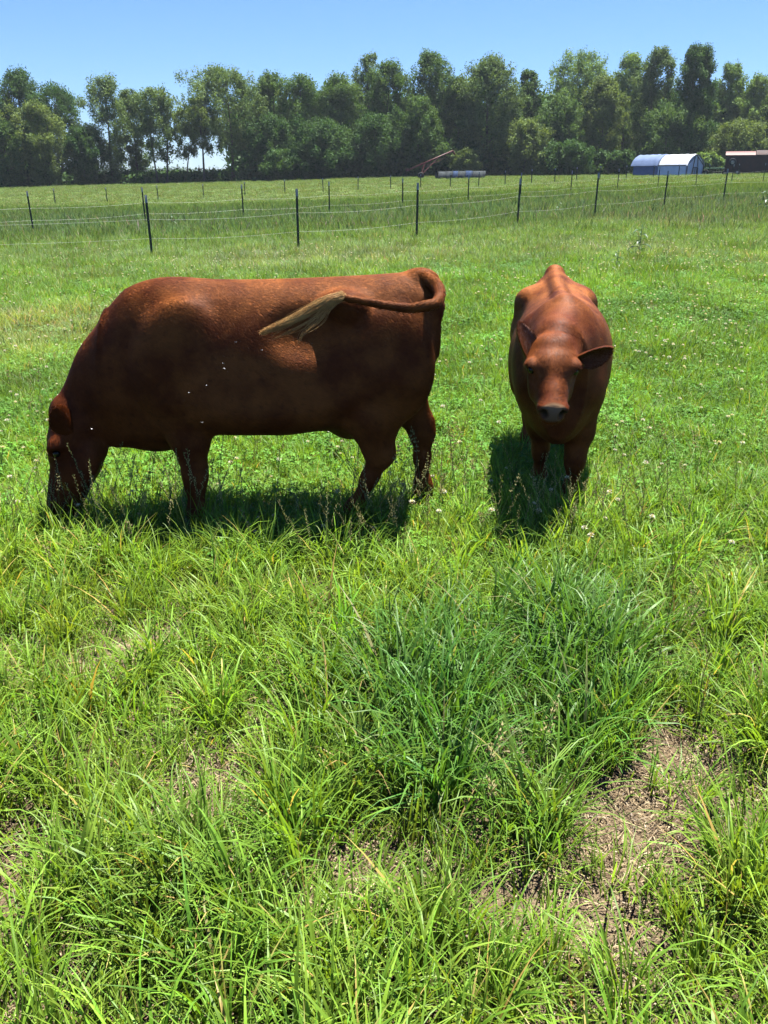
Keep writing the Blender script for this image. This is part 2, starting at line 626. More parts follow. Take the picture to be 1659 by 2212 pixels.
TREES = [
    (-25, 152, 120, 140, DARK, 'dark dense tree cut off by the left edge of the photo', dict(low=.05, nclump=70)),
    (72, 148, 110, 143, DARK, 'dark tree with a spiky top, next to the leftmost tree', dict(low=.08, nclump=70)),
    (140, 180, 120, 146, DARK, 'dark tree sloping down to the right beside the first sky gap', dict(low=.05, nclump=70)),
    (95, 222, 110, 133, OLIV, 'lower olive green tree standing in front of the dark left trees', dict(low=.06, nclump=56, open_=.1, trunks=2)),
    (20, 262, 90, 131, MIDG, 'low pale tree at the far left in front of the dark ones', dict(low=.06, nclump=44, open_=.1)),
    (185, 275, 70, 134, DARK, 'low dark tree left of the tall open tree', dict(low=.04, nclump=44)),
    (245, 158, 105, 138, FEAT, 'tall open tree with bare trunk showing under a narrow head', dict(low=.14, nclump=44, open_=.12, per=100)),
    (300, 186, 74, 142, FEAT, 'slim tree at the right shoulder of the tall open tree', dict(low=.12, nclump=40, open_=.1)),
    (352, 186, 105, 137, FEAT, 'loose feathery tree with forked trunks left of the sky gap', dict(low=.24, nclump=42, open_=.12, trunks=2, per=95)),
    (405, 262, 66, 139, FEAT, 'short half bare tree leaning right into the sky gap', dict(low=.5, nclump=12, open_=.2, lean=.10, per=70)),
    (442, 205, 75, 136, OLIV, 'olive tree with drooping limbs at the right of the sky gap', dict(low=.46, nclump=24, open_=.2, hang=.7)),
    (505, 142, 195, 139, FEAT, 'broad many limbed tree with thick trunk right of the sky gap', dict(low=.30, nclump=70, open_=.12, per=110)),
    (598, 152, 90, 142, MIDG, 'rounded tree touching the right side of the broad tree', dict(low=.1, nclump=56)),
    (655, 158, 100, 140, MIDG, 'even topped mid green tree, second right of the broad tree', dict(low=.06, nclump=60)),
    (735, 160, 110, 142, MIDG, 'even topped tree left of the tree with the lone tuft', dict(low=.05, nclump=66)),
    (800, 110, 70, 150, FEAT, 'slender tree whose lone tuft sticks up left of the centre', dict(low=.2, nclump=34)),
    (838, 128, 100, 141, MIDG, 'tall tree just right of the lone tuft', dict(low=.05, nclump=64)),
    (930, 106, 105, 143, MIDG, 'tallest domed tree in the middle of the wood', dict(low=.08, nclump=66)),
    (905, 210, 90, 134, MIDG, 'lower tree standing before the tallest domed tree', dict(low=.08, nclump=46)),
    (985, 165, 80, 139, MIDG, 'tree in the notch between the two middle domes', dict(low=.05, nclump=50)),
    (1050, 120, 140, 137, FEAT, 'wide feathery tree standing above the low tarped shelter', dict(low=.1, nclump=78, per=120)),
    (1130, 148, 66, 144, MIDG, 'small topped tree in the dip right of the feathery tree', dict(low=.1, nclump=46)),
    (1130, 262, 100, 132, OLIV, 'lower open tree in front of the dip in the wood', dict(low=.06, nclump=46, open_=.1)),
    (1235, 103, 140, 158, BRIG, 'bright green tall tree standing behind the right hand wood', dict(low=.2, nclump=80)),
    (1200, 205, 95, 136, MIDG, 'mid green tree in front of the bright tall tree', dict(low=.06, nclump=56)),
    (1290, 165, 95, 139, OLIV, 'soft olive tree right of the bright tall tree', dict(low=.05, nclump=56)),
    (1340, 112, 90, 150, BRIG, 'pale topped tree between the bright tall tree and a rounded one', dict(low=.1, nclump=56)),
    (1397, 100, 95, 140, FEAT, 'rounded feathery tree above the white and blue hoop house', dict(low=.06, nclump=66)),
    (1477, 92, 92, 136, DARK, 'dark upright tree, the darkest on the right', dict(low=.05, nclump=80, per=120)),
    (1550, 132, 80, 152, BRIG, 'light green tree directly right of the darkest upright tree', dict(low=.06, nclump=60)),
    (1610, 160, 90, 150, BRIG, 'thin light green tree with a spiky top near the right edge', dict(low=.06, nclump=60, open_=.1)),
    (1668, 135, 70, 146, DARK, 'dark tree cut off by the right edge of the photo', dict(low=.06, nclump=50)),
    (1585, 262, 110, 138, OLIV, 'low rounded light tree behind the dark red wagon', dict(low=.04, nclump=52)),
    (1430, 225, 110, 134, MIDG, 'lower tree standing right behind the hoop house', dict(low=.05, nclump=52)),
    (590, 250, 110, 135, DARK, 'lower dark tree in front of the even topped trees', dict(low=.03, nclump=56)),
    (700, 262, 130, 134, DARK, 'broad low dark tree left of the red auger', dict(low=.03, nclump=64)),
    (810, 250, 110, 134, DARK, 'low dark tree below the lone tuft', dict(low=.03, nclump=60)),
]
for t in TREES:
    tree_px(*t[:6], **t[6])

# spreading conifer-like bush and saplings at the wood's edge
for cx, top, wd, D, pal, lab, nm in [
        (1228, 312, 100, 128, DARK, 'dark spreading juniper like bush left of the hoop house', 'spreading_bush'),
        (1330, 330, 60, 130, DARK, 'small dark bush close to the left end of the hoop house', 'spreading_bush'),
        (1170, 335, 60, 130, OLIV, 'small light sapling bush left of the spreading dark bush', 'spreading_bush'),
        (1005, 325, 60, 131, OLIV, 'light sapling bush behind the low tarped shelter', 'spreading_bush'),
        (620, 330, 90, 131, DARK, 'dark low bush under the rounded trees', 'spreading_bush'),
        (1520, 335, 60, 131, BRIG, 'light green bush between the hoop house and the wagon', 'spreading_bush')]:
    tree_px(cx, top, wd, D, pal, lab, name=nm, low=.02, nclump=34, per=90, card=.15, hang=.1, group='bushes at the foot of the wood', cat='bush')


def mass(name, spans, pal, card, per_m2, label, seed):
    """a far wood that reads as one mass"""
    r = np.random.default_rng(seed)
    Vs, Fs, Cs, n0 = [], [], [], 0
    for (u0, u1, D0, D1, h0, h1) in spans:
        k = int((u1 - u0) * (D0 + D1) / 2 * per_m2)
        D = r.uniform(D0, D1, k)
        u = r.uniform(u0, u1, k)
        x, y = u * D, D
        hh = h0 + (h1 - h0) * fbm(x, y, 14, seed)
        z = gz(x, y) + hh * r.random(k) ** .75
        C = np.stack([x, y, z], 1)
        V, F, ci = leaf_cards(r, C, r.uniform(2.2, 4.2, k) * card, 14, card * .55, .7, .2)
        tone = r.random(k)[ci]
        cl = np.array(pal[0]) * (1 - tone[:, None]) + np.array(pal[1]) * tone[:, None]
        Vs.append(V)
        Fs.append(F + n0)
        Cs.append(np.repeat(cl * (.7 + .6 * r.random(len(ci)))[:, None], 4, axis=0))
        n0 += len(V)
    o = link(name, fast_mesh(name, np.concatenate(Vs), np.concatenate(Fs), M['leaf'], np.concatenate(Cs)))
    tag(o, label, kind='stuff')
    return o


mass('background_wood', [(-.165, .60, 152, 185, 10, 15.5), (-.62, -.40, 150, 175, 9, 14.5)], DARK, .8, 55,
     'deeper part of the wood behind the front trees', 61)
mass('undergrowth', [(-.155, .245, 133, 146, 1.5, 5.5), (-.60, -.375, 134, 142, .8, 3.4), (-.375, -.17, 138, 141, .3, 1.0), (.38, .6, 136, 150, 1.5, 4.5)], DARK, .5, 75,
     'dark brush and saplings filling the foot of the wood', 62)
mass('distant_woods', [(-.335, -.212, 760, 800, 3.5, 7.5), (-.6, -.335, 900, 960, 3.0, 6.0), (-.2, .1, 820, 880, 3, 6)], ((.04, .075, .04), (.055, .09, .05)), 2.2, 9,
     'far wood on the horizon seen through the gap in the trees', 63)

# pole with a box in the gap
b = at(432, 390, 175)
pr = empty('pole', (b[0], 175, float(gz(b[0], 175))))
tag(pr, 'dark pole carrying a small box, standing in the sky gap', 'pole')
hz = at(432, 357, 175)[2] - float(gz(b[0], 175))
k = MB(); k.tube([(0, 0, -.3), (0, 0, hz * .6), (.02, 0, hz)], [.09, .08, .05], 7); k.build('shaft', M['wood'], pr)
k = MB(); k.box((0, -.02, hz * .62), (.5, .45, .8), bev=.05); k.build('box', M['wood'], pr)
k = MB(); k.add([(-.34, -.3, hz * .62 + .41), (.34, -.3, hz * .62 + .41), (.34, .3, hz * .62 + .41), (-.34, .3, hz * .62 + .41), (0, 0, hz * .62 + .72)],
                [(0, 1, 4), (1, 2, 4), (2, 3, 4), (3, 0, 4), (3, 2, 1, 0)]); k.build('roof', M['rubber'], pr)

# ------------------------------------------------------------------ hoop house
D = 112.0
c = at(1441, 376, D)
hr = empty('hoop_house', (c[0], D, float(gz(c[0], D))), R(-54))
tag(hr, 'small hoop house under white plastic and a blue tarp, edge of the wood', 'greenhouse')
L, Wd, WH, RH = 7.7, 3.3, 1.25, 2.45


def arch(s):      # s -1..1 across the width, pointed like the photographed roof
    a = abs(s)
    return WH + (RH - WH) * (1 - a ** 1.7) ** .8


def roof_sheet(x0, x1, over, lift, wob, seed, n=14, mcount=12):
    r = np.random.default_rng(seed)
    V, F = [], []
    for th in (0, -.03):
        for i in range(n):
            x = x0 + (x1 - x0) * i / (n - 1)
            sag = -.035 * abs(sin(pi * (i % 3) / 3)) if wob else 0
            for j in range(mcount + 1):
                s = -1 + 2 * j / mcount
                y = s * (Wd / 2 + over)
                z = arch(s) + lift + sag * (1 - abs(s)) + r.normal(0, .012) + th
                if abs(s) > .99:
                    z -= .12
                V.append((x, y, z))
    mm = mcount + 1
    for i in range(n - 1):
        for j in range(mcount):
            q = i * mm + j
            F.append((q, q + mm, q + mm + 1, q + 1))
            F.append((n * mm + q, n * mm + q + 1, n * mm + q + mm + 1, n * mm + q + mm))
    return V, F


k = MB(); k.add(*roof_sheet(-.3, L / 2 + .12, .06, .03, True, 3)); k.build('plastic_roof', M['white_film'], hr, True)
k = MB(); k.add(*roof_sheet(-L / 2 - .35, -.15, .16, .08, True, 4)); k.build('tarp_roof', M['blue_tarp'], hr, True)
for y in (-Wd / 2, Wd / 2):
    k = MB(); k.box((L / 4 - .1, y, WH / 2), (L / 2 + .1, .05, WH)); k.build('side_wall', M['white_film'], hr)
    k = MB(); k.box((-L / 4 - .1, y, WH / 2), (L / 2 - .2, .06, WH)); w_ = k.build('side_wall', M['blue_tarp'], hr)
    w_['label'] = 'side wall hung with the blue tarp'
for x in np.linspace(-L / 2, L / 2, 8):
    k = MB(); k.tube([(x, s * Wd / 2 * .985, arch(s) - .03) for s in np.linspace(-1, 1, 13)], .03, 5); k.build('hoop', M['steel'], hr)
for y in (-Wd / 2 - .04, Wd / 2 + .04):
    k = MB(); k.box((0, y, WH - .02), (L, .05, .1)); k.build('eave_board', M['wood'], hr)
# end wall facing right, with door frame
V = [(L / 2, s * Wd / 2 * .98, 0) for s in np.linspace(-1, 1, 13)] + [(L / 2, s * Wd / 2 * .98, arch(s) - .06) for s in np.linspace(-1, 1, 13)]
k = MB(); k.add(V, [(i, i + 1, 14 + i, 13 + i) for i in range(12)])
k.add([(a - .03, b_, c_) for a, b_, c_ in V], [(13 + i, 14 + i, i + 1, i) for i in range(12)]); k.build('end_wall', M['white_film'], hr)
for y0, y1 in ((-.62, -.25), (.62, .25)):
    k = MB(); k.tube([(L / 2 + .05, y0, 0), (L / 2 + .05, y1, RH - .25)], .055, 4); k.build('end_post', M['wood'], hr)
for y in (-Wd / 2 + .1, Wd / 2 - .1):
    k = MB(); k.tube([(L / 2 + .05, y, 0), (L / 2 + .05, y, WH), (L / 2 + .05, 0, RH - .1)], .05, 4); k.build('gable_rafter', M['wood'], hr)
k = MB()
for y in (-.4, -.05, .3):
    k.box((L / 2 + .06, y, .5), (.05, .06, 1.0))
k.box((L / 2 + .062, -.05, 1.0), (.05, .8, .07)); k.build('door_frame', M['wood'], hr)

# ------------------------------------------------------------------ old dark red wagon
D = 106.0
c = at(1630, 374, D)
wr = empty('livestock_wagon', (c[0], D, float(gz(c[0], D))), R(-20))
tag(wr, 'old dark red boxed wagon with a lit red roof end, right edge', 'wagon')
L2, W2 = 6.6, 2.4
for i in range(7):
    z = .62 + i * .23
    k = MB(); k.box((0, -W2 / 2, z), (L2, .06, .215)); k.build('plank', M['dark_red'], wr)
for i in range(7):
    z = .62 + i * .23
    k = MB(); k.box((-L2 / 2, 0, z), (.06, W2 - .1, .215)); k.build('plank', M['dark_red'], wr)
k = MB(); k.box((0, W2 / 2, 1.3), (L2, .06, 1.6)); k.build('back_wall', M['dark_red'], wr)
k = MB(); k.box((L2 / 2, 0, 1.3), (.06, W2 - .1, 1.6)); k.build('end_wall', M['dark_red'], wr)
for x in (-L2 / 2 + .1, -1.5, .1, 1.7, L2 / 2 - .1):
    k = MB(); k.box((x, -W2 / 2 - .065, 1.32), (.13, .07, 1.75)); k.build('stake', M['dark_red'], wr)
def barrel(x0, x1, z0, rise):
    q = MB()
    n = 10
    V = []
    for x in (x0, x1):
        V += [(x, -W2 / 2 - .1 + (W2 + .2) * j / n, z0 + rise * sin(pi * j / n) ** .8) for j in range(n + 1)]
        V += [(x, -W2 / 2 - .1 + (W2 + .2) * j / n, z0 - .08) for j in range(n + 1)]
    m_ = n + 1
    F = [(j, j + 1, 2 * m_ + j + 1, 2 * m_ + j) for j in range(n)] + [(m_ + j, 3 * m_ + j, 3 * m_ + j + 1, m_ + j + 1) for j in range(n)]
    F += [(j, m_ + j, m_ + j + 1, j + 1) for j in range(n)] + [(2 * m_ + j, 2 * m_ + j + 1, 3 * m_ + j + 1, 3 * m_ + j) for j in range(n)]
    F += [(0, 2 * m_, 3 * m_, m_), (n, m_ + n, 3 * m_ + n, 2 * m_ + n)]
    q.add(V, F)
    return q
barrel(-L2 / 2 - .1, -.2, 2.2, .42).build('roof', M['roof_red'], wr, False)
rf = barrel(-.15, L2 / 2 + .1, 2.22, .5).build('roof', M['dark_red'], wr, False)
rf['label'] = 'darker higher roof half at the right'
k = MB(); k.box((0, 0, .42), (L2 - .3, 1.1, .14)); k.build('chassis', M['rubber'], wr)


def wheel(parent, x, y, z, r0, wdt, mat=None, axis='y'):
    k = MB()
    n = 16
    V, F = [], []
    prof = [(r0 * .55, -wdt / 2), (r0 * .93, -wdt / 2), (r0, -wdt / 4), (r0, wdt / 4), (r0 * .93, wdt / 2), (r0 * .55, wdt / 2)]
    for i in range(n):
        a = 2 * pi * i / n
        V += [(x + q[0] * cos(a), y + q[1], z + q[0] * sin(a)) for q in prof]
    m_ = len(prof)
    for i in range(n):
        for j in range(m_):
            F.append((i * m_ + j, i * m_ + (j + 1) % m_, ((i + 1) % n) * m_ + (j + 1) % m_, ((i + 1) % n) * m_ + j))
    k.add(V, F)
    t = k.build('tyre', M['rubber'], parent, True)
    k = MB(); k.ell((x, y, z), (r0 * .56, wdt * .3, r0 * .56), 12, 6); k.build('rim', mat or M['steel'], t, True)
    return t


for x in (-1.9, 2.3):
    for y in (-W2 / 2 + .05, W2 / 2 - .05):
        wheel(wr, x, y, .36, .36, .2)
sp = wheel(wr, -L2 / 2 + .75, -W2 / 2 - .2, 1.45, .42, .2)
sp['label'] = 'spare tyre hung on the wagon side'
k = MB(); k.tube([(-L2 / 2, 0, .42), (-L2 / 2 - 1.3, 0, .38)], .05, 5); k.build('drawbar', M['rubber'], wr)

# green implement between them
D = 109.0
c = at(1547, 374, D)
ir = empty('farm_implement', (c[0], D, float(gz(c[0], D))), R(-6))
tag(ir, 'low green farm implement between the hoop house and the wagon', 'farm machine')
k = MB(); k.tube([(-1.4, 0, .85), (1.4, 0, .9)], .08, 6); k.build('beam', M['machine_green'], ir)
k = MB(); k.tube([(-1.3, .7, .8), (1.3, .7, .8)], .06, 6); k.tube([(-1.3, 0, .84), (-1.3, .7, .8)], .05, 5); k.tube([(1.3, 0, .86), (1.3, .7, .8)], .05, 5); k.build('frame', M['machine_green'], ir)
for x in (-1.35, -.45, .45, 1.35):
    k = MB(); k.tube([(x, 0, .85), (x + .05, .05, .45), (x - .1, -.15, .08)], [.05, .045, .03], 5); k.build('tine', M['rubber'], ir)
for x in (-1.1, 1.15):
    wheel(ir, x, .55, .36, .36, .16)

# low shelter under grey and blue tarps
D = 118.0
c = at(993, 378, D)
sr = empty('tarped_shelter', (c[0], D, float(gz(c[0], D)) - .05), R(4))
tag(sr, 'low round topped shelter under grey and blue tarps, below the feathery tree', 'shelter')
LS = 6.1
segs = [(0, .16, 'grey_tarp', -.05), (.165, .30, 'grey_tarp', -.02), (.305, .42, 'shelter_blue', .02), (.425, .57, 'grey_tarp', .0), (.575, .72, 'shelter_blue', .05), (.725, 1.0, 'grey_tarp', .03)]
for a0, a1, mt, lf in segs:
    V = []
    n = 12
    for th in (0, .05):
        for x in (a0, a1):
            for j in range(n + 1):
                q = pi * j / n
                sh = (.22 if j < n else 0)
                V.append(((x - .5) * LS + .25 * sin(q), -1.15 * (1 - th) * cos(q), (.98 + lf) * (1 - th) * abs(sin(q)) ** .8))
    m_ = n + 1
    F = [(j, j + 1, m_ + j + 1, m_ + j) for j in range(n)] + [(2 * m_ + j, 3 * m_ + j, 3 * m_ + j + 1, 2 * m_ + j + 1) for j in range(n)]
    F += [(j, 2 * m_ + j, 2 * m_ + j + 1, j + 1) for j in range(n)] + [(m_ + j, m_ + j + 1, 3 * m_ + j + 1, 3 * m_ + j) for j in range(n)]
    k = MB(); k.add(V, F)
    k.build('tarp', M[mt], sr, True)
for a in (.162, .302, .422, .572, .702):
    k = MB(); k.tube([((a - .5) * LS + .25 * sin(q), -1.18 * cos(q), 1.03 * abs(sin(q)) ** .8) for q in np.linspace(0, pi, 13)], .03, 5); k.build('hoop', M['grey_tarp'], sr)
for x in (-.5, .5):
    V = [(x * LS, -1.12 * cos(q), 1.0 * abs(sin(q)) ** .8) for q in np.linspace(0, pi, 13)]
    V2 = [(a + (.04 if x < 0 else -.04), b_, c_) for a, b_, c_ in V]
    k = MB(); k.add(V + V2, [tuple(range(13)), tuple(range(25, 12, -1))]); k.build('end_panel', M['grey_tarp'], sr)

# red grain auger
D = 122.0
p0, p1 = at(906, 357, D), at(978, 326, D)
c = at(905, 379, D)
z0 = float(gz(c[0], D))
ar = empty('grain_auger', (c[0], D, z0))
tag(ar, 'long red grain auger slanting up in front of the dark trees', 'farm machine')
a0 = p0 - np.array([c[0], D, z0]); a1 = p1 - np.array([c[0], D, z0])
ext = a0 - (a1 - a0) * .35
k = MB(); k.tube([ext, a1], .10, 8); k.build('tube', M['rust'], ar, True)
k = MB()
up = np.array([0, 0, .38])
k.tube([a0 - up * .9, a0 * .4 + a1 * .6 - up * 1.4, a1 - up * .4], .035, 5)
for t_ in np.linspace(.05, .9, 7):
    q = a0 * (1 - t_) + a1 * t_
    k.tube([q, q - up * (.8 + .5 * sin(pi * t_))], .025, 4)
k.build('truss', M['rust'], ar)
for y in (-1.1, 1.1):
    q = a0 * .45 + a1 * .55
    k = MB(); k.tube([(a0[0] + .2, y, .45), q + np.array([0, y * .1, -.12])], .05, 5); k.build('strut', M['rust'], ar)
    k = MB(); k.tube([(a0[0] + .2, y, .45), (a0 * .85 + a1 * .15) + np.array([0, y * .1, -.1])], .045, 5); k.build('strut', M['rust'], ar)
    wheel(ar, a0[0] + .2, y, .4, .4, .2, M['rust'])
k = MB(); k.tube([(a0[0] + .2, -1.1, .42), (a0[0] + .2, 1.1, .42)], .05, 5); k.build('axle', M['rust'], ar)
k = MB(); k.box(ext + np.array([0, 0, .05]), (.6, .6, .35), bev=.08); k.build('hopper', M['rust'], ar)
k = MB(); k.tube([a1, a1 + np.array([.3, 0, -.45])], [.14, .11], 8); k.build('spout', M['rust'], ar)

# ------------------------------------------------------------------ fences
FRONT = [(-4.92, 18.83, 1.30, -1.0), (-1.85, 19.25, 1.30, 0.3), (.76, 20.85, 1.30, 1.1), (3.62, 24.4, 1.27, 1.9), (6.35, 27.2, 1.32, 2.4), (9.55, 30.9, 1.30, 2.2), (12.82, 34.3, 1.30, 2.0)]
SECOND = [(-10.95, 28.0, -2.6), (-8.3, 31.3, -1.4), (-5.2, 33.4, -1.2), (-2.13, 35.3, 0), (.78, 37.8, -.6), (3.75, 40.5, .6), (6.6, 44.0, .8), (9.8, 47.8, 1.0),
          (13.2, 51.6, 1.4), (16.5, 55.0, 1.0), (19.8, 58.0, 1.2), (23.3, 61.3, 2.2), (26.2, 63.2, 1.0)]
TH_PX = [115.5, 229, 340, 439, 528.5, 615.5, 698, 773.5, 843.5, 908.5, 972.5, 1033.5, 1090.5, 1147, 1197, 1244, 1293.5, 1350, 1408, 1462, 1527, 1590]
TH_D = [75, 79, 83, 86, 88, 90, 91, 91, 90, 89, 87, 85, 84, 83, 83, 84, 87, 90, 94, 97, 100, 103]
ORD = ['first', 'second', 'third', 'fourth', 'fifth', 'sixth', 'seventh', 'eighth', 'ninth', 'tenth', 'eleventh', 'twelfth', 'thirteenth', 'fourteenth',
       'fifteenth', 'sixteenth', 'seventeenth', 'eighteenth', 'nineteenth', 'twentieth', 'twenty-first', 'twenty-second']


def tpost_mesh(h):
    k = MB()
    t = .008
    k.box((0, 0, h / 2 - .15), (.056, t, h + .3))
    k.box((0, -.022, h / 2 - .15), (t, .036, h + .298))
    for z in np.arange(.08, h - .16, .055):
        k.box((0, .008, z), (.016, .010, .016))
    return k


post_me = tpost_mesh(1.3 - .15).mesh('post_shaft', M['post'])
tip_b = MB(); tip_b.box((0, 0, 1.225), (.058, .010, .15)); tip_b.box((0, -.023, 1.225), (.010, .038, .149))
tip_me = tip_b.mesh('tip', M['tip'])
ins_b = MB(); ins_b.ell((0, 0, 0), (.022, .030, .026), 8, 6); ins_b.box((0, .03, 0), (.018, .05, .03))
ins_me = ins_b.mesh('insulator', M['insulator'], True)


def fence_post(x, y, h, lean, label, group, ins, thick=.88):
    root = empty('fence_post', (x, y, float(gz(x, y)) - .02), R(float(rng.uniform(-25, 25))))
    root.rotation_euler = (R(float(rng.normal(0, .8))), R(lean), 0)
    root.scale = (thick, thick, h / 1.3)
    tag(root, label, 'fence post', group)
    s = link('shaft', post_me, root)
    link('tip', tip_me, root)
    for z in ins:
        i = link('insulator', ins_me, root)
        i.location = (0, .02, z)
    return root


FR_WALL = {}
for i, (x, y, h, ln) in enumerate(FRONT):
    fence_post(x, y, h, ln * .5, f'dark green metal stake with pale tip, {ORD[i]} from left in the nearest fence line', 'posts of the nearest fence line', (.42, .80))
for i, (x, y, ln) in enumerate(SECOND):
    fence_post(x, y, 1.3, ln * .5, f'green stake with white knobs, {ORD[i]} from left in the middle fence line', 'posts of the middle fence line', (.24, .42, .78))
for i, (px, D) in enumerate(zip(TH_PX, TH_D)):
    b = at(px, 410, D)
    fence_post(float(b[0]), D, 1.3, float(rng.normal(0, .8)), f'thin far stake, {ORD[i]} from left in the farthest fence line', 'posts of the farthest fence line', (.5,), 1.5)


def wires(pts, heights, rad, name, words):
    for hgt, wd_ in zip(heights, words):
        P = []
        for i in range(len(pts) - 1):
            a, b_ = np.array(pts[i]), np.array(pts[i + 1])
            za, zb = float(gz(*a)) + hgt, float(gz(*b_)) + hgt
            for t_ in np.linspace(0, 1, 9)[:-1]:
                q = a * (1 - t_) + b_ * t_
                P.append((q[0], q[1] + .045, za * (1 - t_) + zb * t_ - .05 * 4 * t_ * (1 - t_)))
        P.append((pts[-1][0], pts[-1][1] + .045, float(gz(*pts[-1])) + hgt))
        k = MB(); k.tube(P, rad, 4)
        tag(k.build('fence_wire', M['wire']), wd_, 'fence wire', name)


wires([(-10.6, 18.2)] + [(a, b_) for a, b_, *_ in FRONT] + [(20.5, 41.5)], (.42, .80), .0011, 'wires of the nearest fence line',
      ('lower white wire strung along the nearest fence line', 'upper white wire strung along the nearest fence line'))
wires([(-17, 24)] + [(a, b_) for a, b_, *_ in SECOND] + [(35, 71)], (.42, .78), .0014, 'wires of the middle fence line',
      ('lower white wire strung along the middle fence line', 'upper white wire strung along the middle fence line'))


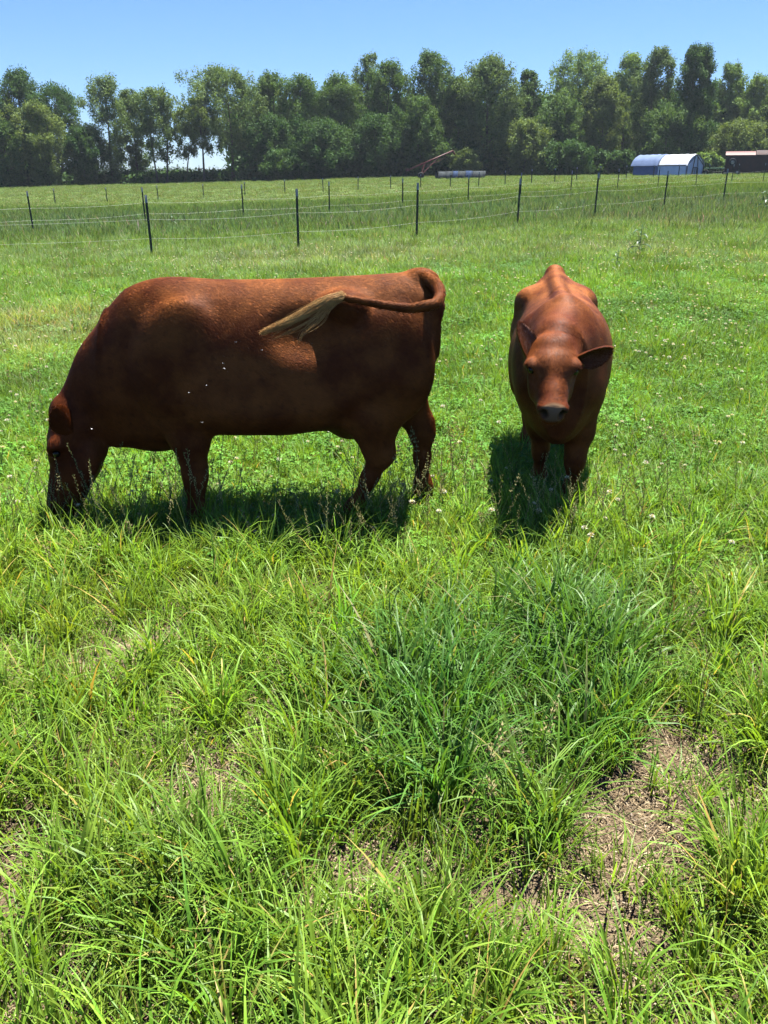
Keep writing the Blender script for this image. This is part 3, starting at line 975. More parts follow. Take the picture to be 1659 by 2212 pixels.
# ------------------------------------------------------------------ cattle: bodies grown as one continuous surface
class SDF:
    def __init__(s, lo, hi, res):
        s.lo, s.res = np.array(lo, float), res
        s.n = np.ceil((np.array(hi) - s.lo) / res).astype(int) + 1
        s.ax = [s.lo[i] + res * np.arange(s.n[i]) for i in range(3)]
        s.d = np.full(s.n, .5, np.float32)

    def sub(s, c0, c1, mrg):
        sl, X = [], []
        for i in range(3):
            a = max(0, int((min(c0[i], c1[i]) - mrg - s.lo[i]) / s.res))
            b = min(s.n[i], int((max(c0[i], c1[i]) + mrg - s.lo[i]) / s.res) + 2)
            sl.append(slice(a, b))
            X.append(s.ax[i][a:b])
        G = np.meshgrid(*X, indexing='ij')
        return tuple(sl), [g.astype(np.float32) for g in G]

    def merge(s, sl, d, k, op):
        o = s.d[sl]
        if op == 'add':
            h = np.clip(k - np.abs(o - d), 0, None) / k
            s.d[sl] = np.minimum(o, d) - h * h * k * .25
        else:
            h = np.clip(k - np.abs(o + d), 0, None) / k
            s.d[sl] = np.maximum(o, -d) + h * h * k * .25

    def cone(s, a, b, ra, rb, k=.06, ys=1.0, op='add'):
        a, b = np.array(a, float), np.array(b, float)
        sl, (X, Y, Z) = s.sub(a, b, max(ra, rb) * max(1, ys) + k + .03)
        ab = b - a
        L2_ = max(ab @ ab, 1e-9)
        ym = None
        t = np.clip(((X - a[0]) * ab[0] + (Y - a[1]) * ab[1] + (Z - a[2]) * ab[2]) / L2_, 0, 1)
        dy = (Y - a[1] - t * ab[1]) / ys
        d = np.sqrt((X - a[0] - t * ab[0]) ** 2 + dy ** 2 + (Z - a[2] - t * ab[2]) ** 2) - (ra + (rb - ra) * t)
        s.merge(sl, d * min(1, ys), k, op)

    def ell(s, c, r, B=None, k=.04, op='add'):
        c, r = np.array(c, float), np.array(r, float)
        sl, (X, Y, Z) = s.sub(c, c, r.max() + k + .03)
        P = np.stack([X - c[0], Y - c[1], Z - c[2]], -1)
        if B is not None:
            P = P @ np.array(B, np.float32).T
        q = np.sqrt((P / r) .__pow__(2).sum(-1))
        q2 = np.sqrt((P / r ** 2).__pow__(2).sum(-1)) + 1e-6
        s.merge(sl, (q * (q - 1) / q2).astype(np.float32), k, op)

    def torso(s, tab, k=.05, bulge=0.0):
        tab = np.array(tab)[np.argsort([t[0] for t in tab])]
        xs = tab[:, 0]
        X, Y, Z = np.meshgrid(*s.ax, indexing='ij')
        Y = Y - bulge * np.exp(-((X + .22) / .38) ** 2)          # the paunch hangs to its left
        x1 = s.ax[0]

        def sp(col):       # smooth interpolation of a station column
            xx = np.linspace(xs[0], xs[-1], 200)
            v = np.interp(xx, xs, col)
            kk = np.hanning(19)[1:-1]
            kk /= kk.sum()
            v2 = np.convolve(np.pad(v, 8, mode='edge'), kk, 'valid')
            return np.interp(x1, xx, v2)[:, None, None]
        zt, zb, hw, zc = (sp(tab[:, i]) for i in (1, 2, 3, 4))
        up = (Z - zc) / np.where(Z > zc, zt - zc, zc - zb)
        e = np.where(Z > zc, 1.9, 2.15)
        q = ((np.abs(Y) / hw) ** e + np.abs(up) ** e) ** (1 / e)
        d = (q - 1) * np.minimum(hw, (zt - zb) / 2) * .9
        dx = np.maximum(np.maximum(xs[0] - X, X - xs[-1]), -.2)
        d = np.maximum(d, dx)
        s.merge((slice(None),) * 3, d.astype(np.float32), k, 'add')

    def mesh(s):
        """surface nets"""
        d = s.d
        ins = d < 0
        n = d.shape
        cn = tuple(i - 1 for i in n)
        cnt = np.zeros(cn, int)
        for o in np.ndindex(2, 2, 2):
            cnt += ins[o[0]:o[0] + cn[0], o[1]:o[1] + cn[1], o[2]:o[2] + cn[2]]
        act = (cnt > 0) & (cnt < 8)
        ci = np.argwhere(act)
        vid = np.full(cn, -1, int)
        vid[act] = np.arange(len(ci))
        acc, num = np.zeros((len(ci), 3)), np.zeros(len(ci))
        cr = list(np.ndindex(2, 2, 2))
        for a in cr:
            for ax in range(3):
                if a[ax] == 1:
                    continue
                b = list(a)
                b[ax] = 1
                da = d[ci[:, 0] + a[0], ci[:, 1] + a[1], ci[:, 2] + a[2]]
                db = d[ci[:, 0] + b[0], ci[:, 1] + b[1], ci[:, 2] + b[2]]
                mk = (da < 0) != (db < 0)
                t = np.where(mk, da / np.where(mk, da - db, 1), 0)
                p = np.tile(np.array(a, float), (len(ci), 1))
                p[:, ax] = t
                acc[mk] += p[mk]
                num[mk] += 1
        V = (ci + acc / num[:, None]) * s.res + s.lo
        F = []
        for ax in range(3):
            sl0 = [slice(None)] * 3
            sl1 = [slice(None)] * 3
            sl0[ax], sl1[ax] = slice(0, -1), slice(1, None)
            A, B = ins[tuple(sl0)], ins[tuple(sl1)]
            e = np.argwhere(A != B)
            u, w = [(1, 2), (2, 0), (0, 1)][ax]
            ok = (e[:, u] > 0) & (e[:, w] > 0) & (e[:, u] < cn[u]) & (e[:, w] < cn[w])
            e = e[ok]
            fl = A[tuple(e.T)]
            q = []
            for du, dw in ((-1, -1), (0, -1), (0, 0), (-1, 0)):
                c = e.copy()
                c[:, u] += du
                c[:, w] += dw
                q.append(vid[tuple(c.T)])
            q = np.stack(q, 1)
            q[~fl] = q[~fl][:, ::-1]
            F.append(q)
        F = np.concatenate(F)
        return V, F[(F >= 0).all(1)]


def vnormals(V, F):
    n = np.cross(V[F[:, 2]] - V[F[:, 0]], V[F[:, 3]] - V[F[:, 1]])
    vn = np.zeros_like(V)
    for j in range(4):
        np.add.at(vn, F[:, j], n)
    return n, vn / (np.linalg.norm(vn, axis=1)[:, None] + 1e-9)


def frame(a, n):
    """head frame: a runs down the face, n out of the face, s to the side"""
    a = np.array(a, float)
    a /= np.linalg.norm(a)
    n = np.array(n, float)
    n -= a * (n @ a)
    n /= np.linalg.norm(n)
    return a, n, np.cross(a, n)


def add_head(f, poll, a, n, s, sc=1.0, wide=1.0, lng=1.0):
    B = np.array([a, n, s])

    def P(x, y, z=0):
        return np.array(poll) + (a * x * lng + n * y + s * z * wide) * sc

    def E(c, r, k=.04, op='add'):
        f.ell(P(*c), np.array(r) * np.array([lng, 1, wide]) * sc, B, k, op)
    E((.07, -.096), (.115, .085, .108), .06)
    E((.145, -.056), (.120, .072, .114), .05)
    E((.0, -.065), (.055, .070, .07), .05)
    for q in (-1, 1):
        E((.160, -.034, q * .094), (.048, .036, .032), .025)
        E((.215, -.150, q * .060), (.105, .070, .040), .05)
        E((.30, -.115, q * .044), (.11, .050, .024), .05)
    f.cone(P(.14, -.062), P(.43, -.050), .064 * sc, .044 * sc, .05)
    f.cone(P(.17, -.165), P(.43, -.115), .072 * sc, .036 * sc, .05)
    E((.36, -.075), (.12, .062, .050), .05)
    E((.432, -.052), (.054, .046, .063), .03)
    E((.446, -.042, .037), (.033, .032, .030), .02)
    E((.446, -.042, -.037), (.033, .032, .030), .02)
    E((.466, -.084), (.036, .034, .052), .025)
    E((.450, -.132), (.048, .028, .047), .018)
    for q in (-1, 1):
        E((.480, -.044, q * .040), (.032, .030, .0165), .007, 'cut')
        E((.474, -.066, q * .053), (.024, .022, .0110), .007, 'cut')
        E((.190, -.030, q * .112), (.024, .014, .012), .012, 'cut')
        E((.225, -.052, q * .108), (.060, .034, .020), .03, 'cut')
        E((.44, -.112, q * .060), (.040, .005, .010), .008, 'cut')
    E((.498, -.112), (.025, .0060, .055), .008, 'cut')
    return P


def add_leg(f, pts, ys=1.0, k=.05):
    """pts: (x,y,z,r)"""
    for p, q in zip(pts[:-1], pts[1:]):
        f.cone(p[:3], q[:3], p[3], q[3], k, ys)


def ear_mesh(base, tip, face, wd, cup=.35, n=12, m=8):
    """cupped pointed-oval ear with thickness; face = direction the hollow looks"""
    base, tip = np.array(base), np.array(tip)
    ax = tip - base
    L = np.linalg.norm(ax)
    ax /= L
    fc = np.array(face, float)
    fc -= ax * (fc @ ax)
    fc /= np.linalg.norm(fc)
    sd_ = np.cross(ax, fc)
    V = []
    for th in (0.0, .010):
        for i in range(n):
            t = sin(i / (n - 1) * pi / 2)
            w = wd * (.06 + .94 * max(0, sin(pi * (.10 + .90 * t))) ** .62)
            for j in range(m + 1):
                q = -1 + 2 * j / m
                c_ = base + ax * L * t + sd_ * w * q * .5 + fc * (abs(q) ** 2 * cup * w * (1 - .5 * t)) - fc * th * (1 - q * q * .8)
                V.append(c_)
    M_ = m + 1
    F = []
    o = n * M_
    for i in range(n - 1):
        for j in range(m):
            q = i * M_ + j
            F.append((q, q + 1, q + M_ + 1, q + M_))
            F.append((o + q, o + q + M_, o + q + M_ + 1, o + q + 1))
    for i in range(n - 1):
        F += [(i * M_, (i + 1) * M_, o + (i + 1) * M_, o + i * M_), (i * M_ + m, o + i * M_ + m, o + (i + 1) * M_ + m, (i + 1) * M_ + m)]
    F.append(tuple(range((n - 1) * M_, n * M_)) + tuple(range(o + n * M_ - 1, o + (n - 1) * M_ - 1, -1)))
    return np.array(V), F


def hair(name, P, Nn, T, L, rad, mat, parent, lift=.25, bend=.5):
    """short coat hairs as curves, lying along T"""
    n = len(P)
    hc = bpy.data.hair_curves.new(name)
    hc.add_curves([3] * n)
    A = np.empty((n, 3, 3), np.float32)
    A[:, 0] = P - Nn * .002
    d1 = T * (1 - lift) + Nn * lift
    A[:, 1] = P + d1 * (L * .5)[:, None]
    A[:, 2] = A[:, 1] + (T * .97 + Nn * lift * bend - np.array([0, 0, .12])) * (L * .5)[:, None]
    hc.attributes['position'].data.foreach_set('vector', A.ravel())
    ra = hc.attributes.get('radius') or hc.attributes.new('radius', 'FLOAT', 'POINT')
    ra.data.foreach_set('value', np.tile(np.array([rad, rad * .85, rad * .25], np.float32), n))
    nr = hc.attributes.new('nrm', 'FLOAT_VECTOR', 'CURVE')
    nr.data.foreach_set('vector', np.ascontiguousarray(Nn, np.float32).ravel())
    hc.materials.append(mat)
    o = link(name, hc, parent)
    o['kind'] = 'stuff'
    return o


def ear_fur(e, Ve, Fe, tp, mat, seed, n=5200):
    r = np.random.default_rng(seed)
    ef = np.array([q_ for q_ in Fe if len(q_) == 4])
    fn, en = vnormals(Ve, ef)
    ar = np.linalg.norm(fn, axis=1)
    fi = r.choice(len(ef), n, p=ar / ar.sum())
    w = r.random((n, 2))
    a, b, c, d = (Ve[ef[fi, j]] for j in range(4))
    P = (a * (1 - w[:, :1]) + b * w[:, :1]) * (1 - w[:, 1:]) + (d * (1 - w[:, :1]) + c * w[:, :1]) * w[:, 1:]
    T = np.tile(np.array(tp) / np.linalg.norm(tp), (n, 1)) + r.normal(0, .22, (n, 3))
    nn = fn[fi] / (ar[fi][:, None] + 1e-12)
    hair('ear_fur', P, nn, T, r.uniform(.008, .017, n), .0007, mat, e, .2)


def vec_noise(P, scale, seed):
    return np.stack([value_noise(P[:, 0] + 3 * P[:, 2], P[:, 1] * 1.3 - P[:, 2] + i * 7, scale, seed + i) - .5 for i in range(3)], 1)


def coat(parent, V, F, flow, count, seed, mat, length, padw, lo_cut=.12):
    r = np.random.default_rng(seed)
    fn, vn = vnormals(V, F)
    area = np.linalg.norm(fn, axis=1)
    C = V[F].mean(1)
    ok = (C[:, 2] > lo_cut) & (padw[F].max(1) < .3)
    pr_ = area * ok
    fi = r.choice(len(F), count, p=pr_ / pr_.sum())
    w = r.random((count, 2))
    a, b, c, d = (V[F[fi, j]] for j in range(4))
    P = (a * (1 - w[:, :1]) + b * w[:, :1]) * (1 - w[:, 1:]) + (d * (1 - w[:, :1]) + c * w[:, :1]) * w[:, 1:]
    Nn = vn[F[fi]].mean(1)
    Nn /= np.linalg.norm(Nn, axis=1)[:, None]
    T = flow(P, Nn) + vec_noise(P, .06, seed) * .32 + vec_noise(P, .16, seed + 9) * .8 + r.normal(0, .12, (count, 3))
    T -= Nn * (T * Nn).sum(1)[:, None]
    T /= np.linalg.norm(T, axis=1)[:, None] + 1e-9
    L = length(P) * r.uniform(.7, 1.25, count)
    hair('coat', P, Nn, T, L, .00075, mat, parent, .09, .5)


def body_object(name, V, F, mat, parent, padw, nos=None):
    me = fast_mesh(name, V, F, mat, smooth=True)
    a = me.attributes.new('pad', 'FLOAT', 'POINT')
    a.data.foreach_set('value', padw.astype(np.float32))
    if nos is not None:
        a = me.attributes.new('nostril', 'FLOAT', 'POINT')
        a.data.foreach_set('value', nos.astype(np.float32))
    return link(name, me, parent)


def pad_weight(V, F, P0, a, n, s, sc=1.0, wide=1.0, lng=1.0):
    q = (V - P0) / sc
    qa, qn, qs = (q @ a) / lng, q @ n, (q @ s) / wide
    vn = vnormals(V, F)[1]
    f_ = vn @ (a * .74 + n * .67)
    return np.clip((f_ - .62) / .15, 0, 1) * np.clip((qa - .425) / .012, 0, 1) * np.clip((qn + .112) / .008, 0, 1) * np.clip((.056 - np.abs(qs)) / .01, 0, 1) * (qa < .7) * (qn < .3)


def hooves(parent, feet, mat):
    for (x, y) in feet:
        k = MB()
        for q in (-1, 1):
            V, F = [], []
            for i, (z, sx, sy) in enumerate(((-.01, .060, .028), (.03, .055, .027), (.085, .036, .022))):
                V += [(x + .03 * (1 - z * 6) + sx * cos(t_), y + q * .026 + sy * sin(t_), z) for t_ in np.linspace(0, 2 * pi, 9)[:-1]]
            F = [(i * 8 + j, i * 8 + (j + 1) % 8, (i + 1) * 8 + (j + 1) % 8, (i + 1) * 8 + j) for i in range(2) for j in range(8)]
            F += [tuple(range(7, -1, -1)), tuple(range(16, 24))]
            k.add(V, F)
        k.build('hoof', mat, parent, True)


# ---- the grazing cow, side on, head in the grass
CX, CY = -.75, 4.42
cow = empty('cow', (CX, CY, float(gz(CX, CY))), R(180))
cow.scale = (1, 1, .985)
tag(cow, 'red brown cow grazing side on with tail swung over its flank', 'cow', 'red cattle in the pasture')
f = SDF((-1.25, -.52, -.02), (1.32, .55, 1.52), .0105)
f.torso([(-1.035, 1.20, 1.00, .06, 1.10), (-1.00, 1.315, .84, .13, 1.12), (-.94, 1.355, .74, .195, 1.04), (-.85, 1.362, .66, .245, .98), (-.72, 1.352, .60, .275, .92),
         (-.60, 1.345, .575, .300, .80), (-.45, 1.338, .560, .322, .75), (-.25, 1.330, .535, .342, .72), (-.05, 1.326, .535, .344, .72), (.12, 1.328, .530, .322, .75),
         (.26, 1.322, .50, .280, .84), (.38, 1.303, .455, .250, .86), (.48, 1.272, .44, .215, .88), (.58, 1.225, .48, .175, .90), (.66, 1.12, .56, .11, .86)])
# neck, deep and narrow
f.cone((.38, 0, .98), (.60, .01, .84), .30, .235, .10, .62)
f.cone((.58, .01, .86), (.86, .04, .62), .230, .150, .08, .62)
f.cone((.40, 0, .60), (.66, .02, .56), .13, .09, .08, .5)          # dewlap
# hips, pin bones, shoulder, thigh
for q in (-1, 1):
    f.ell((-.56, q * .200, 1.225), (.075, .05, .05), None, .10)
    f.ell((-.985, q * .085, 1.215), (.05, .045, .055), None, .07)
    f.ell((.30, q * .190, .98), (.15, .085, .27), [[.94, 0, .34], [0, 1, 0], [-.34, 0, .94]], .09)
    f.ell((-.80, q * .165, .90), (.20, .105, .27), None, .10)
    f.ell((-.38, q * .315, 1.12), (.15, .085, .10), None, .12, 'cut')   # flank hollow
f.ell((-.95, 0, 1.335), (.07, .055, .04), None, .06)                 # tail head
# legs: near side is +y
add_leg(f, [(.27, .150, .74, .150), (.255, .165, .52, .088), (.245, .168, .37, .055), (.245, .168, .31, .048), (.25, .168, .25, .034), (.25, .168, .15, .031), (.25, .168, .11, .038), (.275, .168, .03, .044)], .8)
add_leg(f, [(.30, -.150, .74, .150), (.325, -.165, .52, .088), (.345, -.165, .37, .055), (.345, -.165, .31, .048), (.34, -.165, .25, .034), (.34, -.165, .15, .031), (.34, -.165, .11, .038), (.365, -.165, .03, .044)], .8)
add_leg(f, [(-.76, .165, .86, .185), (-.69, .185, .66, .120), (-.715, .180, .50, .072), (-.735, .176, .45, .058), (-.675, .172, .32, .036), (-.60, .170, .16, .034), (-.585, .170, .12, .040), (-.555, .170, .03, .044)], .8)
add_leg(f, [(-.82, -.155, .90, .185), (-.86, -.165, .66, .115), (-.945, -.165, .53, .068), (-.965, -.165, .46, .056), (-.965, -.165, .32, .037), (-.97, -.165, .17, .036), (-.975, -.165, .12, .041), (-.95, -.165, .03, .046)], .8)
f.ell((-.58, 0, .56), (.12, .10, .07), None, .08)                      # udder skin
f.cone((-.55, .10, .70), (-.70, .16, .66), .10, .08, .1, .7)          # flank fold
ha, hn, hs = frame((.16, .16, -.97), (.96, .10, .16))
P0 = np.array([.975, .06, .655])
HP = add_head(f, P0, ha, hn, hs, 1.15)
V, F = f.mesh()
pw = pad_weight(V, F, P0, ha, hn, hs, 1.15)
body = body_object('body', V, F, M['hide'], cow, pw)
hooves(cow, [(.275, .168), (.365, -.165), (-.555, .170), (-.95, -.165)], M['hoof'])


def flow_cow(P, Nn):
    T = np.tile(np.array([-.85, 0, -.55]), (len(P), 1))
    leg = P[:, 2] < .55
    T[leg] = (-.15, 0, -1)
    hd = P[:, 0] > .82
    T[hd] = -ha
    return T


coat(cow, V, F, flow_cow, 240000, 21, M['coat'], lambda P: np.where(P[:, 2] < .5, .014, .024), pw)
for q, tp, fc, wd_ in ((1, (.045, .085, .165), (.55, -.6, -.25), .135), (-1, (.05, -.14, .13), (.5, .3, 0), .115)):
    b0 = HP(.075, -.075, q * .100)
    if (b0 - P0)[1] * q < 0:
        b0 = HP(.075, -.075, -q * .100)
    Ve, Fe = ear_mesh(b0, b0 + np.array(tp) * .92, fc, wd_, .30)
    Ve = Ve - np.array([.03, 0, 0])
    k = MB(); k.add(Ve, Fe)
    e = k.build('ear', M['hide'], cow, True)
    ear_fur(e, Ve, Fe, tp, M['coat'], 5 + q)
for q in (-1, 1):
    k = MB(); k.ell(HP(.180, -.042, q * .096), (.020, .020, .020), 12, 8); k.build('eye', M['eye'], cow, True)

# tail swung forward over the near flank
TW = [(.150, 4.42, 1.335), (.205, 4.37, 1.338), (.258, 4.29, 1.318), (.272, 4.19, 1.280), (.25, 4.12, 1.250), (.20, 4.10, 1.240), (.13, 4.10, 1.228), (.04, 4.10, 1.237), (-.07, 4.10, 1.257), (-.17, 4.11, 1.274), (-.245, 4.12, 1.284)]
TL = np.array([(CX - x, CY - y, z) for x, y, z in TW])
tt = np.linspace(0, len(TL) - 1, 45)
TS = np.stack([np.interp(tt, range(len(TL)), TL[:, j]) for j in range(3)], 1)
for _ in range(3):
    TS[1:-1] = (TS[:-2] + 2 * TS[1:-1] + TS[2:]) / 4
tr_ = np.interp(np.linspace(0, 1, 45), [0, .08, .3, .7, 1], [.044, .031, .022, .015, .008])
k = MB(); k.tube(TS, tr_, 12)
tail = k.build('tail', M['hide'], cow, True)
r = np.random.default_rng(77)
n = 9000
i0 = r.integers(0, 43, n)
fr = r.random(n)
C = TS[i0] * (1 - fr[:, None]) + TS[i0 + 1] * fr[:, None]
tg = TS[i0 + 1] - TS[i0]
tg /= np.linalg.norm(tg, axis=1)[:, None]
rd = r.normal(size=(n, 3))
rd -= tg * (rd * tg).sum(1)[:, None]
rd /= np.linalg.norm(rd, axis=1)[:, None]
hair('tail_fur', C + rd * tr_[i0][:, None], rd, tg + r.normal(0, .15, (n, 3)), r.uniform(.015, .03, n), .001, M['coat'], tail, .2)


def strands(name, starts, paths, n, rad, mat, parent, seed, spread0, spread1, k=7):
    """long tail hairs following one of several locks"""
    r = np.random.default_rng(seed)
    hc = bpy.data.hair_curves.new(name)
    hc.add_curves([k] * n)
    A = np.empty((n, k, 3), np.float32)
    for i in range(n):
        pth = np.array(paths[r.integers(0, len(paths))])
        t = np.linspace(0, r.uniform(.55, 1.0), k)
        base = np.stack([np.interp(t, np.linspace(0, 1, len(pth)), pth[:, j]) for j in range(3)], 1)
        off = r.normal(0, 1, 3)
        wave = .006 * np.sin(t * r.uniform(5, 9) + r.uniform(0, 6))[:, None] * r.normal(0, 1, 3)
        A[i] = base + off * (spread0 * (1 - t) + spread1 * t * (1 - .45 * t))[:, None] + wave
    hc.attributes['position'].data.foreach_set('vector', A.ravel())
    ra = hc.attributes.get('radius') or hc.attributes.new('radius', 'FLOAT', 'POINT')
    ra.data.foreach_set('value', np.tile(np.linspace(rad, rad * .45, k).astype(np.float32), n))
    hc.materials.append(mat)
    o = link(name, hc, parent)
    o['kind'] = 'stuff'
    return o


def wl(*pts):
    return [(CX - x, CY - y, z) for x, y, z in pts]


s0 = (-.20, 4.115, 1.281)
strands('tail_switch', None, [wl(s0, (-.28, 4.10, 1.262), (-.36, 4.09, 1.215), (-.46, 4.085, 1.165), (-.585, 4.08, 1.115))], 7110, .0006, M['switch'], tail, 9, .006, .006)
strands('tail_switch', None, [wl(s0, (-.29, 4.10, 1.258), (-.37, 4.09, 1.205), (-.46, 4.085, 1.150), (-.55, 4.08, 1.095)),
                              wl(s0, (-.27, 4.10, 1.240), (-.34, 4.09, 1.175), (-.43, 4.085, 1.125), (-.55, 4.08, 1.075)),
                              wl(s0, (-.26, 4.10, 1.230), (-.31, 4.09, 1.165), (-.38, 4.085, 1.115), (-.42, 4.08, 1.06))], 60, .0009, M['switch'], tail, 19, .006, .006)

# ---- the younger animal walking up head on
KX, KY = 1.022, 5.05
KA = math.atan2(-1.42, -.20)
calf = empty('cow', (KX, KY, float(gz(KX, KY))), KA)
calf.scale = (1, 1, .95)
tag(calf, 'red brown young cow standing head on, face and both ears towards the viewer', 'cow', 'red cattle in the pasture')
f = SDF((-1.10, -.50, -.02), (1.34, .50, 1.50), .0105)
f.torso([(-.90, 1.16, .98, .06, 1.06), (-.86, 1.225, .84, .12, 1.02), (-.80, 1.250, .74, .17, .96), (-.70, 1.245, .64, .215, .93), (-.56, 1.225, .58, .265, .88), (-.40, 1.205, .54, .282, .86),
         (-.15, 1.190, .51, .298, .85), (.08, 1.190, .50, .292, .83), (.28, 1.200, .47, .265, .82), (.44, 1.215, .44, .235, .84), (.56, 1.195, .43, .205, .84), (.66, 1.13, .46, .17, .84), (.74, 1.02, .54, .11, .80)], bulge=.034)
f.cone((.50, 0, .97), (.72, -.045, .99), .235, .17, .10, .74)
f.cone((.70, -.04, .975), (.84, -.065, .955), .160, .100, .07, .85)
f.cone((.66, 0, .66), (.84, -.06, .88), .10, .09, .08, .45)
for q in (-1, 1):
    f.ell((-.54, q * .180, 1.085), (.08, .05, .05), None, .13)
    f.ell((-.86, q * .085, 1.115), (.045, .04, .05), None, .06)
    f.ell((.44, q * .165, .88), (.12, .075, .24), [[.94, 0, .34], [0, 1, 0], [-.34, 0, .94]], .08)
    f.ell((.56, q * .125, .76), (.10, .08, .10), None, .08)
    f.ell((-.66, q * .140, .84), (.19, .095, .25), None, .10)
    f.ell((-.33, q * .305, 1.02), (.11, .05, .07), None, .12, 'cut')
    for i in range(6):                                                # ribs barely showing
        f.ell((.16 - .085 * i, q * (.248 + .024 * math.sin(i * .55)) + .034 * math.exp(-((.38 - .085 * i) / .38) ** 2), .76), (.017, .026, .14), [[.96, 0, .26], [0, 1, 0], [-.26, 0, .96]], .035)
f.cone((-.80, 0, 1.222), (-.1, 0, 1.188), .035, .028, .05)               # ridge of the spine
f.cone((-.1, 0, 1.182), (.50, 0, 1.205), .028, .035, .05)
f.ell((-.84, 0, 1.245), (.07, .045, .04), None, .05)
add_leg(f, [(.46, .120, .68, .130), (.47, .130, .48, .086), (.49, .118, .35, .057), (.49, .116, .29, .050), (.47, .112, .15, .036), (.47, .112, .11, .043), (.50, .112, .03, .046)], .85)
add_leg(f, [(.44, -.110, .68, .120), (.40, -.090, .48, .068), (.33, -.070, .35, .047), (.31, -.068, .29, .042), (.27, -.066, .15, .033), (.26, -.066, .11, .039), (.28, -.066, .03, .043)], .85)
add_leg(f, [(-.62, .140, .84, .160), (-.58, .145, .64, .105), (-.70, .165, .49, .070), (-.72, .162, .43, .058), (-.70, .158, .27, .042), (-.69, .156, .12, .043), (-.66, .156, .03, .046)], .85)
add_leg(f, [(-.62, -.130, .84, .155), (-.52, -.125, .64, .095), (-.62, -.125, .49, .066), (-.64, -.122, .43, .056), (-.60, -.118, .27, .042), (-.58, -.116, .12, .043), (-.55, -.116, .03, .046)], .85)
ka, kn, ks = frame((.655, .02, -.715), (.70, -.01, .66))
K0 = np.array([.895, -.068, 1.078])
roll = R(-4)
kn, ks = kn * cos(roll) + ks * sin(roll), ks * cos(roll) - kn * sin(roll)
KP = add_head(f, K0, ka, kn, ks, .95, 1.15, .88)
V, F = f.mesh()
pw = pad_weight(V, F, K0, ka, kn, ks, .95, 1.15, .88)
nos = np.zeros(len(V))
for q in (-1, 1):
    nos = np.maximum(nos, np.clip(1.9 - np.linalg.norm((V - KP(.470, -.050, q * .042)) / np.array([.019, .019, .019]), axis=1), 0, 1))
body_object('body', V, F, M['hide2'], calf, np.maximum(pw, nos), nos)
pw = np.maximum(pw, nos)
hooves(calf, [(.50, .112), (.28, -.066), (-.66, .156), (-.55, -.116)], M['hoof'])


def flow_calf(P, Nn):
    T = np.tile(np.array([-.75, 0, -.65]), (len(P), 1))
    T[P[:, 2] < .5] = (-.1, 0, -1)
    q = (P - K0)
    qa, qs, qn = q @ ka, q @ ks, q @ kn
    hd = (qa > -.06) & (P[:, 0] > .80)
    out = ks[None] * (np.sign(qs) * np.clip(np.abs(qs) * 12, 0, 1))[:, None] + ka * np.where(qa < .14, .9, -.5)[:, None]
    T[hd] = out[hd]
    return T


def len_calf(P):
    q = (P - K0)
    qa, qn = q @ ka, q @ kn
    L = np.where(P[:, 2] < .45, .014, .019)
    hd = (P[:, 0] > .82) & (qa > -.08)
    L = np.where(hd, .016, L)
    return np.where(hd & (qa < .20) & (qn > -.10), .026, L)


coat(calf, V, F, flow_calf, 210000, 31, M['coat2'], len_calf, pw)
for q, tp, fc, wd_ in ((-1, (-.05, -.050, .165), (.55, .60, .55), .125), (1, (.0, .165, .055), (.75, 0, -.62), .145)):
    b0 = KP(.075, -.070, q * .108) if abs((KP(0, 0, 1) - KP(0, 0, 0))[1]) > 0 else None
    if (b0 - K0)[1] * tp[1] < 0:
        b0 = KP(.075, -.070, -q * .108)
    Ve, Fe = ear_mesh(b0, b0 + np.array(tp), fc, wd_, .30)
    k = MB(); k.add(Ve, Fe)
    e = k.build('ear', M['hide2'], calf, True)
    e.data.materials.append(M['ear_in'])
    npoly = len(e.data.polygons)
    for pi_, po in enumerate(e.data.polygons):
        if pi_ < 2 * 11 * 8 and pi_ % 2 == 0:
            po.material_index = 1
    ear_fur(e, Ve, Fe, tp, M['coat2'], 15 + q)
for q in (-1, 1):
    k = MB(); k.ell(KP(.182, -.040, q * .092), (.021, .021, .021), 14, 9); k.build('eye', M['eye'], calf, True)
# tail hanging behind
k = MB(); k.tube([(-.86, 0, 1.22), (-.93, .01, 1.15), (-.955, .02, .95), (-.95, .03, .70), (-.95, .03, .45)], [.045, .032, .024, .018, .03], 9); k.build('tail', M['hide2'], calf, True)

# ---- flies at the cow's flank
fl = [(510, 740), (483, 785), (486, 797), (445, 833), (410, 848), (436, 913), (200, 927), (566, 757)]
fly_b = MB(); fly_b.ell((0, 0, 0), (.0045, .0025, .0025), 8, 5); fly_me = fly_b.mesh('fly', M['fly'], True)
wg_b = MB()
for q in (-1, 1):
    wg_b.add([(0, q * .001, .002), (-.004, q * .009, .005), (-.009, q * .010, .005), (-.007, q * .003, .0025), (0, q * .001, .0025), (-.004, q * .009, .0055), (-.009, q * .010, .0055), (-.007, q * .003, .003)],
             [(0, 1, 2, 3), (7, 6, 5, 4), (0, 4, 5, 1), (1, 5, 6, 2), (2, 6, 7, 3), (3, 7, 4, 0)])
wg_me = wg_b.mesh('wings', M['wing'])
for i, (px, py) in enumerate(fl):
    p_ = at(px, py, 4.0)
    o = tag(link('fly', fly_me), 'tiny fly hovering in front of the grazing cow\'s dark side', 'fly', 'flies round the grazing cow')
    o.location = p_
    o.scale = (.6, .6, .6)
    o.rotation_euler = (float(rng.uniform(-.4, .4)), float(rng.uniform(-.5, .5)), float(rng.uniform(0, 6)))
    w_ = link('wings', wg_me, o)


